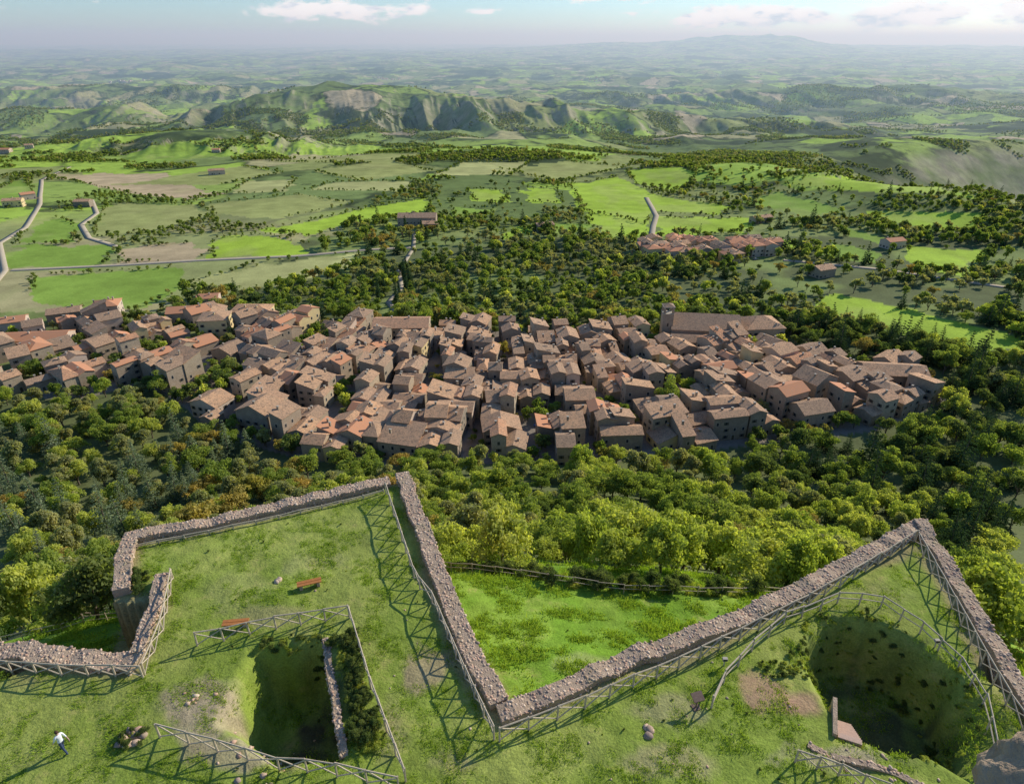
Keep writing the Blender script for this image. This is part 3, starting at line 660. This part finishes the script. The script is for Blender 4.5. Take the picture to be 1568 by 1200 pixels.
# ------------------------------------------------------------ houses
def house(name,cx,cy,w,d,h,rot,style='gable',along='x',pitch=.32,mats=None,nochim=False,z=None):
    mats=mats or [M_wall,M_roof]; mb=MB(); z0=Hs(cx,cy) if z is None else z; b=-4.0; x,y=w/2,d/2
    if along=='y': X_,Y_=y,x
    else: X_,Y_=x,y
    def T(u,v,zz): return (u,v,zz) if along=='x' else (-v,u,zz)
    rise=Y_*pitch; e=.45; th=.22
    def A(vs,fs,m): mb.add([T(*p) for p in vs],fs,m)
    if style=='gable':
        A([(-X_,-Y_,b),(X_,-Y_,b),(X_,Y_,b),(-X_,Y_,b),(-X_,-Y_,h),(X_,-Y_,h),(X_,Y_,h),(-X_,Y_,h),(-X_,0,h+rise),(X_,0,h+rise)],[(0,1,5,4),(2,3,7,6),(1,2,6,9,5),(3,0,4,8,7)],0)
        for sgn in (-1,1):
            yo=sgn*(Y_+e); zo=h-e*pitch; xe=X_+.25
            vs=[(-xe,0,h+rise+.05),(xe,0,h+rise+.05),(xe,yo,zo+.05),(-xe,yo,zo+.05),(-xe,0,h+rise+.05+th),(xe,0,h+rise+.05+th),(xe,yo,zo+.05+th),(-xe,yo,zo+.05+th)]
            f=[(0,1,2,3),(7,6,5,4),(1,5,6,2),(2,6,7,3),(3,7,4,0)]
            if sgn<0: f=[tuple(reversed(q)) for q in f]
            A(vs,[tuple(reversed(q)) for q in f],1)
    elif style=='shed':
        rise=2*Y_*pitch*.7
        A([(-X_,-Y_,b),(X_,-Y_,b),(X_,Y_,b),(-X_,Y_,b),(-X_,-Y_,h),(X_,-Y_,h),(X_,Y_,h+rise),(-X_,Y_,h+rise)],[(0,1,5,4),(2,3,7,6),(1,2,6,5),(3,0,4,7)],0)
        sl=rise/(2*Y_); xe=X_+.2
        vs=[(-xe,-Y_-e,h-e*sl+.04),(xe,-Y_-e,h-e*sl+.04),(xe,Y_+e,h+rise+e*sl+.04),(-xe,Y_+e,h+rise+e*sl+.04)]; vs+=[(p[0],p[1],p[2]+th) for p in vs]
        A(vs,[(3,2,1,0),(4,5,6,7),(0,1,5,4),(1,2,6,5),(2,3,7,6),(3,0,4,7)],1)
    else:
        A([(-X_,-Y_,b),(X_,-Y_,b),(X_,Y_,b),(-X_,Y_,b),(-X_,-Y_,h),(X_,-Y_,h),(X_,Y_,h),(-X_,Y_,h)],[(0,1,5,4),(2,3,7,6),(1,2,6,5),(3,0,4,7)],0)
        xe,ye=X_+e,Y_+e; rl=max(0.1,X_-Y_); zt=h+ye*pitch
        A([(-xe,-ye,h),(xe,-ye,h),(xe,ye,h),(-xe,ye,h),(-xe,-ye,h+.2),(xe,-ye,h+.2),(xe,ye,h+.2),(-xe,ye,h+.2),(-rl,0,zt),(rl,0,zt)],
          [(3,2,1,0),(0,1,5,4),(1,2,6,5),(2,3,7,6),(3,0,4,7),(4,5,9,8),(6,7,8,9),(5,6,9),(7,4,8)],1)
    def quad(cxw,cz,ww,hh,o_,side,m):
        if side==0: P=[(cxw-ww,-y-o_,cz-hh),(cxw+ww,-y-o_,cz-hh),(cxw+ww,-y-o_,cz+hh),(cxw-ww,-y-o_,cz+hh)]
        elif side==1: P=[(x+o_,cxw-ww,cz-hh),(x+o_,cxw+ww,cz-hh),(x+o_,cxw+ww,cz+hh),(x+o_,cxw-ww,cz+hh)]
        elif side==2: P=[(cxw+ww,y+o_,cz-hh),(cxw-ww,y+o_,cz-hh),(cxw-ww,y+o_,cz+hh),(cxw+ww,y+o_,cz+hh)]
        else: P=[(-x-o_,cxw+ww,cz-hh),(-x-o_,cxw-ww,cz-hh),(-x-o_,cxw-ww,cz+hh),(-x-o_,cxw+ww,cz+hh)]
        mb.add(P,[(0,1,2,3)],m)
    for side in range(4):
        L=(w if side%2==0 else d); nb=max(1,int(L/3.1)); nf=max(1,int((h-.6)/2.9))
        for f_ in range(nf):
            for q in range(nb):
                if random.random()<.22: continue
                u=-L/2+L*(q+.5)/nb+random.uniform(-.25,.25); zc=1.6+f_*2.9
                if f_==0 and q==nb//2 and side in(0,1):
                    quad(u,1.15,.75,1.2,.02,side,3); quad(u,1.1,.55,1.05,.04,side,4); continue
                quad(u,zc,.62,.85,.02,side,3); quad(u,zc,.45,.68,.04,side,2)
                if random.random()<.5: quad(u-.72,zc,.24,.68,.06,side,4); quad(u+.72,zc,.24,.68,.06,side,4)
    if not nochim:
        for _ in range(random.choice([1,1,2])):
            ux,uy=random.uniform(-x*.6,x*.6),random.uniform(-y*.6,y*.6); vv=abs(uy if along=='x' else ux)
            zt=h+(rise if style!='hip' else Y_*pitch)*(1-vv/Y_)+.1 if style!='shed' else h+rise
            mb.box((ux,uy,zt+.3),(.7,.6,1.6),0); mb.box((ux,uy,zt+1.16),(.9,.8,.12),3)
    o=obj(name,mb.mesh(name,[mats[0],mats[1],M_glass,M_trim,M_shut]),loc=(cx,cy,z0)); o.rotation_euler=(0,0,rot); HL.append((cx,cy,max(w,d)/2)); return o
HL=[]
SKIP=[(97,318,29,17),(128,322,14,12),(64,242,8,8),(-127,268,9,12),(-150,252,12,8),(-56,316,18,9),(-237,305,20,9),(-154,324,13,11),(-142,343,14,8),(-182,345,12,8),(-223,346,11,8),(166,262,16,9),(118,303,7,6),(-95,312,5,7),(-215,270,9,9),(12,228,5,7),(-105,300,6,6),(-180,300,8,7),(-118,250,5,9),(100,282,6,5),(-40,262,4,5),(-200,322,9,8),(-245,280,9,7)]
dA=.055
for c_ in range(-18,18):
    a0=c_*dA+random.uniform(-.007,.007); r_=176+random.uniform(0,8)
    while r_<340:
        L=random.uniform(5.5,11.0)
        if random.random()<.11: r_+=3.6
        rc=r_+L/2; a=a0+.022*math.sin(rc/17+c_*.9); W=dA*rc-2.5+random.uniform(-1.8,.6)
        cx=math.sin(a)*rc; cy=520-math.cos(a)*rc; rot=a
        r_+=L+.05
        parts=[(0,W)]
        if W>9.5 and random.random()<.68: t=random.uniform(.36,.64); parts=[(-W*(1-t)/2,W*t-.06),(W*t/2,W*(1-t)-.06)]
        for off,ww in parts:
            hx_=cx+math.cos(rot)*off; hy_=cy+math.sin(rot)*off
            P=(np.array([hx_]),np.array([hy_]))
            if not pip(TOWN,*P)[0] or dline(TOWN,*P,True)[0]<3.5: continue
            if any(abs(hx_-s_[0])<s_[2] and abs(hy_-s_[1])<s_[3] for s_ in SKIP): continue
            if hx_<-130 and random.random()<.36: continue
            if random.random()<.04: continue
            hh=random.choice([4.2,5.4,6.6,7.4,8.4,9.6,10.8])+random.uniform(-.6,.6)
            st=random.choices(['gable','shed','hip'],[.70,.22,.08])[0]
            al=random.choice(['x','y','y']) if ww<L*1.2 else random.choice(['x','x','y'])
            m_=[M_wall,M_roof]
            if random.random()<(.3 if hx_<-110 else .10): m_=[random.choice([M_ochre,M_pink,M_pink]),M_roof]
            if random.random()<(.3 if hx_<-110 else .10): m_=[m_[0],M_roofred]
            house('stone_house',hx_+random.uniform(-.5,.5),hy_,ww,L+random.uniform(-.3,1.4),hh,rot+random.uniform(-.15,.15),st,al,random.uniform(.28,.46),m_)
house('long_red_roof_house',-237,305,34,12,6.5,.12,'gable','x',.35,[M_pink,M_roofred])
house('yellow_villa',-154,324,14,13,10,.15,'hip','x',.35,[M_ochre,M_roof]); house('farm_house',-142,344,20,12,7.5,0,'hip','x',.35,[M_ochre,M_roof])
house('farm_house',-182,346,14,11,6,.2,'gable','x',.35,[M_pink,M_roofred]); house('farm_house',-223,347,13,12,9.5,.3,'hip','x',.35,[M_pink,M_roofred]); house('farm_house',-163,342,12,12,7,.1,'gable','y',.3)
house('town_palace',-56,316,28,15,9.5,.03,'gable','x',.3); house('long_stone_house',166,262,26,13,8,-.12,'gable','x',.35)
for cx,cy,w,d,h,r,ma in [(-85,604,34,16,9,.02,None),(-72,588,14,10,6,.02,None),(-523,712,18,11,7,.3,[M_ochre,M_roof]),(-540,760,14,10,6,.8,[M_pink,M_roofred]),(-420,985,22,11,6,.4,[M_pink,M_roof]),(-455,720,16,10,6,.1,None),
   (-1010,1400,22,14,7,.1,[M_pink,M_roofred]),(-980,1430,15,12,7,.5,[M_pink,M_roof]),(230,620,20,9,5,.4,None),(300,520,16,10,6,.3,[M_pink,M_roofred]),(28,585,16,10,6,.4,None),(210,438,14,10,6,.4,None),(-560,1330,14,10,6,.2,[M_pink,M_roofred]),
   (-246,345,16,10,6,.4,None),(-265,330,14,10,6,.4,[M_pink,M_roofred]),(-270,300,16,11,6,.2,None),(-178,372,12,9,6,.2,[M_pink,M_roofred]),(-232,262,14,10,6,.5,None),(-246,268,11,9,6,.2,[M_pink,M_roof])]:
    house('farmhouse',cx,cy,w,d,h,r,'gable','x',.33,ma)
for k_ in range(42):
    a=random.uniform(0,6.28); q=math.sqrt(random.random()); x_=150+62*q*math.cos(a); y_=506+28*q*math.sin(a)
    house('village_house',x_,y_,random.uniform(9,15),random.uniform(8,11),random.uniform(5.5,8.5),.25+random.choice([0,1.57])+random.uniform(-.1,.1),random.choice(['gable','hip']),'x',.35,[random.choice([M_pink,M_wall,M_ochre,M_pink]),random.choice([M_roofred,M_roof,M_roofred])])
ch=bpy.data.objects.new('church',None); scene.collection.objects.link(ch)
for nm,cx,cy,w,d,h,al in [('nave',98,318,34,21,8.5,'x'),('side_chapel',86,304,15,9,5.5,'x'),('transept',110,306,13,11,6.5,'y'),('sacristy',128,322,20,17,7,'x')]:
    o=house(nm,cx,cy,w,d,h,-.12 if nm!='sacristy' else .1,'gable' if nm!='sacristy' else 'hip',al,.48,None,True); o.parent=ch
mb=MB(); tx,ty=78,314; tz=Hs(tx,ty)
mb.box((0,0,6.1),(5.2,5.2,19.2),0)
for s_ in (-1,1):
    for t_ in (-1,1): mb.box((s_*2.1,t_*2.1,17.4),(1.0,1.0,3.4),0)
mb.box((0,0,15.75),(5.5,5.5,.3),3); mb.box((0,0,19.25),(5.7,5.7,.35),3)
mb.add([(-2.7,-2.7,19.43),(2.7,-2.7,19.43),(2.7,2.7,19.43),(-2.7,2.7,19.43),(0,0,20.8)],[(0,1,4),(1,2,4),(2,3,4),(3,0,4)],1)
mb.rod((0,0,18.1),(0,0,16.9),.35,.7,10,2)
for z_ in (5,10): 
    mb.box((0,-2.615,z_),(.8,.05,1.6),2); mb.box((2.615,0,z_),(.05,.8,1.6),2)
obj('bell_tower',mb.mesh('bell_tower',[M_wall,M_roof,M_glass,M_trim]),ch,loc=(tx,ty,tz))
M_white=mat_simple('white_render',(.75,.7,.62),(.66,.6,.52),.1)
for vx,vy,nv_,sp in [(3200,10500,40,420),(-1500,9000,22,250),(6500,12500,50,600),(-4200,8200,20,260),(2500,7200,14,160),(900,8200,14,200)]:
    mb=MB()
    for _ in range(nv_):
        x_=vx+random.gauss(0,sp*.5); y_=vy+random.gauss(0,sp*.5); z_=Hs(x_,y_); w_,d_,h_=random.uniform(12,26),random.uniform(10,16),random.uniform(7,13)
        mb.box((x_,y_,z_+h_/2-3),(w_,d_,h_+6),0)
        mb.add([(x_-w_/2-.5,y_-d_/2-.5,z_+h_+.05),(x_+w_/2+.5,y_-d_/2-.5,z_+h_+.05),(x_+w_/2+.5,y_+d_/2+.5,z_+h_+.05),(x_-w_/2-.5,y_+d_/2+.5,z_+h_+.05),(x_-w_/2,y_,z_+h_+3),(x_+w_/2,y_,z_+h_+3)],[(0,1,5,4),(2,3,4,5),(1,2,5),(3,0,4)],1)
    obj('distant_village',mb.mesh('distant_village',[M_white,M_roofred]))

hl=np.array(HL); x,y=jgrid(-262,188,198,344,5.0); ins=pip(TOWN,x,y); x,y=x[ins],y[ins]
dd=np.min(np.hypot(x[:,None]-hl[None,:,0],y[:,None]-hl[None,:,1])-hl[None,:,2]*.95,axis=1)
kp=(dd>1.6)&(rng.random(len(x))<.75); x,y,dd=x[kp],y[kp],dd[kp]; n=len(x)
scatter('garden_trees',np.stack([x,y,H(x,y)-.2],1),rng.choice([0,1,2,3,4,4,5],n),rots(n),scl3(np.clip(dd*.22,.35,.95)*rng.uniform(.8,1.2,n)),C_mid)

def carpaint(n,c): return mat_simple(n,c,tuple(v*.9 for v in c),1,.35,0,.01,spec=.6)
CP=[carpaint('white_paint',(.75,.75,.75)),carpaint('blue_paint',(.06,.12,.3)),carpaint('grey_paint',(.25,.26,.27)),carpaint('red_paint',(.4,.04,.03))]; M_tyre=mat_simple('tyre',(.02,.02,.02),(.03,.03,.03))
def car(x,y,rot,p):
    mb=MB(); pr=[(-2.1,.35),(-2.15,.75),(-1.9,.95),(-1.45,1.0),(-.95,1.42),(.35,1.45),(.95,1.02),(1.85,.88),(2.1,.68),(2.1,.35)]; n=len(pr)
    V=[(a,s_*(.84 if z_<1.1 else .66),z_) for s_ in (-1,1) for a,z_ in pr]
    mb.add(V,[tuple(range(n)),tuple(range(2*n-1,n-1,-1))]+[(i,(i+1)%n+0,(i+1)%n+n,i+n)[::-1] for i in range(n)],0)
    for s_ in (-1,1): mb.add([(-1.2,s_*.80,1.05),(.75,s_*.80,1.05),(.3,s_*.70,1.38),(-.9,s_*.70,1.38)],[(0,1,2,3) if s_<0 else (3,2,1,0)],1)
    mb.add([(.98,-.7,1.03),(.98,.7,1.03),(.42,.6,1.44),(.42,-.6,1.44)],[(0,1,2,3)],1); mb.add([(-1.45,-.7,1.03),(-1.02,-.6,1.40),(-1.02,.6,1.40),(-1.45,.7,1.03)],[(0,1,2,3)],1)
    for a in (-1.3,1.3):
        for s_ in (-.86,.66): mb.rod((a,s_,.32),(a,s_+.2,.32),.32,.32,12,2)
    o=obj('parked_car',mb.mesh('parked_car',[p,M_glass,M_tyre]),loc=(x,y,Hs(x,y)+.02)); o.rotation_euler=(0,0,rot)
for x_,y_,r_ in [(10,226,1.2),(13,229,1.2),(15,232,1.2),(-117,246,1.4),(-118,250,1.4),(-116,254,1.4),(-145,255,.4),(-83,342,1.5),(-84,350,1.5),(45,200,.5),(-208,268,.2),(-214,262,.2),(172,480,.3),(180,482,.3)]: car(x_,y_,r_,random.choice(CP))

for i0_,p in enumerate(ROADS):
    hw=2.5 if i0_!=3 else 1.6
    rp=resample(p,5); L_=offs(rp,hw); R_=offs(rp,-hw); V=[];F=[]
    for a,b in zip(L_,R_):
        z_=max(Hs(a.x,a.y),Hs(b.x,b.y),Hs((a.x+b.x)/2,(a.y+b.y)/2))+.35; V+= [(a.x,a.y,z_),(b.x,b.y,z_),(b.x+.0,b.y,z_-1.5),(a.x,a.y,z_-1.5)]
    for i_ in range(len(rp)-1): b=4*i_; F+= [(b,b+1,b+5,b+4),(b+1,b+2,b+6,b+5),(b+3,b,b+4,b+7)]
    obj('country_road',mesh_np('country_road',V,F,[M_road]))

def tree(name,x,y,s,k,coll=C_near,rz=0):
    o=obj(name,coll.objects[k].data,loc=(x,y,Hs(x,y)-.2)); o.scale=(s,s,s); o.rotation_euler=(0,0,rz)
tree('oak_tree',64,240,1.9,0); tree('chestnut_tree',-127,270,1.5,4,rz=1); tree('chestnut_tree',-128,262,1.3,0,rz=2); tree('lime_tree',118,303,1.3,2); tree('autumn_maple_tree',-215,336,1.2,5); tree('oak_tree',-215,271,1.5,1); tree('oak_tree',-209,276,1.2,3); tree('oak_tree',-150,252,1.5,0); tree('pine_tree',-95,312,1.2,6)
tree('oak_tree',-157,256,1.2,4,rz=3); tree('lime_tree',-105,300,1.0,0); tree('oak_tree',-180,300,1.2,1); tree('oak_tree',-175,304,.9,4)
cyp=crown_mesh('cypress_crown',FOL['conifer'],555,900,.5,1.2,12,.5,kind='cyp')
for x_,y_ in [(-68,372),(-68,384),(-66,398),(-66,412),(-72,430),(-73,446),(-80,380),(-80,400),(-82,420),(-76,560),(-92,575)]:
    o=obj('cypress_tree',cyp,loc=(x_,y_,Hs(x_,y_)-.2)); s_=random.uniform(.8,1.2); o.scale=(s_,s_,s_)

# ------------------------------------------------------------ castle tower under the viewpoint
mb=MB(); mb.box((0,-8.0,15.9),(14,14,32.4),0); mb.box((3.05,-.2,31.3),(3.0,2.6,3.2),0)
tw=obj('castle_tower',mb.mesh('castle_tower',[M_mortar]))
bm=bmesh.new()
for (cx,cy,cz,rx,ry,rz_) in [(1.68,1.16,32.95,.25,.24,.22),(1.95,1.05,32.95,.26,.28,.22),(2.35,1.0,32.97,.3,.3,.2),(1.75,.7,32.95,.27,.3,.22),(2.2,.5,32.95,.3,.3,.2)]:
    r_=bmesh.ops.create_icosphere(bm,subdivisions=4,radius=1)
    P=np.array([v.co[:] for v in r_['verts']]); nn=fbm(P[:,0]*1.7+cx*9,P[:,1]*1.7+P[:,2]*1.3,4,61)*.5+fbm(P[:,2]*6+cx,P[:,0]*6+P[:,1]*5,3,62)*.18
    for v,m_ in zip(r_['verts'],nn): s_=.72+m_; v.co=Vector((v.co.x*rx*s_+cx,v.co.y*ry*s_+cy,v.co.z*rz_*s_+cz))
pm=bpy.data.meshes.new('parapet_stones'); bm.to_mesh(pm); bm.free(); pm.materials.append(mat_simple('parapet_stone',(.30,.21,.13),(.50,.37,.24),9,.95,.8,.03))
for p_ in pm.polygons: p_.use_smooth=True
obj('parapet_stones',pm,tw)

# ------------------------------------------------------------ visitor walking on the lawn
def person(x,y,heading):
    J={};E=[]; 
    def p(n,co,rr,par=None):
        J[n]=(co,rr,len(J)); 
        if par: E.append((J[par][2],J[n][2]))
    p('pelvis',(0,0,.95),(.15,.11)); p('belly',(0,.01,1.08),(.135,.10),'pelvis'); p('chest',(0,.02,1.28),(.165,.115),'belly'); p('neckb',(0,.02,1.44),(.085,.075),'chest'); p('neck',(0,.03,1.51),(.052,.052),'neckb'); p('jaw',(0,.055,1.57),(.065,.075),'neck'); p('head',(0,.04,1.66),(.078,.095),'jaw'); p('crown',(0,.035,1.73),(.06,.075),'head')
    for s,nm in ((-1,'l'),(1,'r')):
        st=.26*s
        p(nm+'hip',(s*.09,0,.90),(.095,.095),'pelvis'); p(nm+'knee',(s*.10,st*.62+.04,.50),(.062,.062),nm+'hip'); p(nm+'calf',(s*.10,st*.8,.34),(.055,.058),nm+'knee'); p(nm+'ank',(s*.10,st*1.15-.03,.10 if s>0 else .13),(.038,.042),nm+'calf'); p(nm+'toe',(s*.11,st*1.15+.17,.05),(.042,.03),nm+'ank')
        aw=-.22*s
        p(nm+'sh',(s*.19,.02,1.40),(.065,.065),'neckb'); p(nm+'elb',(s*.25,aw*.5,1.13),(.043,.043),nm+'sh'); p(nm+'wri',(s*.26,aw*1.3+.03,.90),(.026,.03),nm+'elb'); p(nm+'palm',(s*.26,aw*1.4+.04,.84),(.018,.034),nm+'wri')
        for k in range(4):
            o_=(k-1.5)*.021; L=(.062,.074,.070,.054)[k]
            p(f'{nm}f{k}a',(s*.258,aw*1.4+.04+o_,.79),(.009,.009),nm+'palm'); p(f'{nm}f{k}b',(s*.25,aw*1.4+.045+o_,.79-L*.55),(.008,.008),f'{nm}f{k}a'); p(f'{nm}f{k}c',(s*.238,aw*1.4+.05+o_,.79-L),(.007,.007),f'{nm}f{k}b')
        p(nm+'t1',(s*.25,aw*1.4+.085,.83),(.010,.010),nm+'palm'); p(nm+'t2',(s*.245,aw*1.4+.105,.795),(.008,.008),nm+'t1')
    me=bpy.data.meshes.new('body'); me.from_pydata([j[0] for j in J.values()],E,[])
    root=bpy.data.objects.new('visitor',None); scene.collection.objects.link(root); root.location=(x,y,Hs(x,y)+.0); root.rotation_euler=(0,0,heading)
    o=obj('body',me,root); sk=o.modifiers.new('skin','SKIN')
    for i_,(co,rr,_) in enumerate(J.values()): me.skin_vertices[0].data[i_].radius=rr; me.skin_vertices[0].data[i_].use_root=(i_==0)
    sk.use_smooth_shade=True; sb=o.modifiers.new('sub','SUBSURF'); sb.levels=2; sb.render_levels=2
    m,nt,out=newmat('clothes_and_skin'); N=NT(nt); tc=N.n('ShaderNodeTexCoord').outputs['Object']; sp=N.n('ShaderNodeSeparateXYZ'); N.l(tc,sp.inputs[0])
    c=N.ramp(N.math('DIVIDE',sp.outputs[2],2.0),[(0,(.05,.045,.04)),(.045,(.05,.07,.13)),(.48,(.8,.8,.8)),(.745,(.5,.33,.25))],True)
    hand=N.math('MULTIPLY',N.math('GREATER_THAN',N.math('ABSOLUTE',sp.outputs[0]),.205),N.math('LESS_THAN',sp.outputs[2],1.1))
    c=N.mix(hand,c,(.5,.33,.25)); N.princ(out,c,.8); me.materials.append(m)
    MH=mat_simple('brown_hair',(.06,.035,.02),(.09,.05,.03),20); MS=mat_simple('skin',(.5,.33,.25),(.46,.3,.22),5)
    bm=bmesh.new(); bmesh.ops.create_uvsphere(bm,u_segments=20,v_segments=14,radius=1)
    for v in list(bm.verts):
        if v.co.z<-.55 or (v.co.y>.35 and v.co.z<.35): bm.verts.remove(v)
    for v in bm.verts: v.co=Vector((v.co.x*.092,v.co.y*.108+.025,v.co.z*.105+1.685))
    hm=bpy.data.meshes.new('hair'); bm.to_mesh(hm); bm.free(); hm.materials.append(MH); obj('hair',hm,root)
    mb=MB(); mb.rod((0,.125,1.66),(0,.155,1.63),.01,.018,6,0)
    for s in (-1,1): mb.rod((s*.085,.03,1.63),(s*.098,.025,1.66),.012,.018,6,0); mb.rod((s*.03,.118,1.665),(s*.03,.132,1.665),.012,.010,8,1)
    mb.box((0,.128,1.595),(.045,.008,.01),2)
    obj('face_features',mb.mesh('face_features',[MS,M_glass,M_bench]),root)
person(-24.9,23.6,1.2)

# ------------------------------------------------------------ atmosphere, sky, sun, camera
mb=MB(); mb.box((0,36200,-150),(150000,70000,1000),0)
m,nt,out=newmat('haze_volume'); N=NT(nt); vs=N.n('ShaderNodeVolumeScatter'); vs.inputs['Color'].default_value=(.64,.88,1,1); vs.inputs['Density'].default_value=8.0e-5; vs.inputs['Anisotropy'].default_value=.2; N.l(vs.outputs[0],out.inputs['Volume'])
obj('valley_haze',mb.mesh('valley_haze',[m]))
w=bpy.data.worlds.new('World'); scene.world=w; w.use_nodes=True; nt=w.node_tree; nt.nodes.clear(); N=NT(nt)
wo=N.n('ShaderNodeOutputWorld'); bg=N.n('ShaderNodeBackground'); bg.inputs[1].default_value=.15; N.l(bg.outputs[0],wo.inputs[0])
sky=N.n('ShaderNodeTexSky',sky_type='NISHITA'); sky.sun_disc=False; sky.sun_elevation=SUN_EL; sky.sun_rotation=SUN_AZ; sky.altitude=300; sky.air_density=1.0; sky.dust_density=.4; sky.ozone_density=1.0
tc=N.n('ShaderNodeTexCoord').outputs['Generated']; sz=N.n('ShaderNodeSeparateXYZ'); N.l(tc,sz.inputs[0])
mp=N.n('ShaderNodeMapping'); N.l(tc,mp.inputs[0]); mp.inputs['Scale'].default_value=(1,1,2.6); mp.inputs['Location'].default_value=(3.1,.4,0)
nz=N.noise(mp.outputs[0],20,9,.62)
tot=None
for cx_,cz_,rx_,rz_,am in [(.29,.026,.10,.013,1.25),(.46,.026,.06,.015,1.2),(-.22,.032,.14,.012,1.0),(.10,.05,.07,.010,.8),(-.05,.033,.06,.006,.7),(-.5,.06,.2,.02,.6),(.62,.03,.12,.022,1.1)]:
    dx=N.math('DIVIDE',N.math('SUBTRACT',sz.outputs[0],cx_),rx_); dz=N.math('DIVIDE',N.math('SUBTRACT',sz.outputs[2],cz_),rz_)
    d2=N.math('ADD',N.math('MULTIPLY',dx,dx),N.math('MULTIPLY',dz,dz)); g=N.math('MULTIPLY',N.math('POWER',2.718,N.math('MULTIPLY',d2,-1)),am)
    tot=g if tot is None else N.math('MAXIMUM',tot,g)
f=N.mr(N.math('ADD',nz,N.math('MULTIPLY',tot,.42)),.68,.80,0,1)
shade=N.mr(N.math('ADD',N.noise(mp.outputs[0],34,5,.6),N.math('MULTIPLY',sz.outputs[2],6)),.50,.68,0,1)
skyc=N.mix(1.0,sky.outputs[0],(.56,.78,1.06),'MULTIPLY')
N.l(N.mix(f,skyc,N.mix(shade,(4.3,4.9,5.7),(7.3,7.3,7.3))),bg.inputs[0])
sl=bpy.data.lights.new('sun','SUN'); sl.energy=5.0; sl.angle=math.radians(.5); sl.color=(1,.93,.81); so=bpy.data.objects.new('sun',sl); scene.collection.objects.link(so)
dS=Vector((math.sin(SUN_AZ)*math.cos(SUN_EL),math.cos(SUN_AZ)*math.cos(SUN_EL),math.sin(SUN_EL))); so.rotation_euler=dS.to_track_quat('Z','Y').to_euler(); so.location=dS*200
cd=bpy.data.cameras.new('camera'); cd.lens=36*1022/1568; cd.sensor_width=36; cd.clip_start=.1; cd.clip_end=200000
co=bpy.data.objects.new('camera',cd); scene.collection.objects.link(co); co.location=(0,0,35); co.rotation_euler=(math.radians(62.2),0,0); scene.camera=co
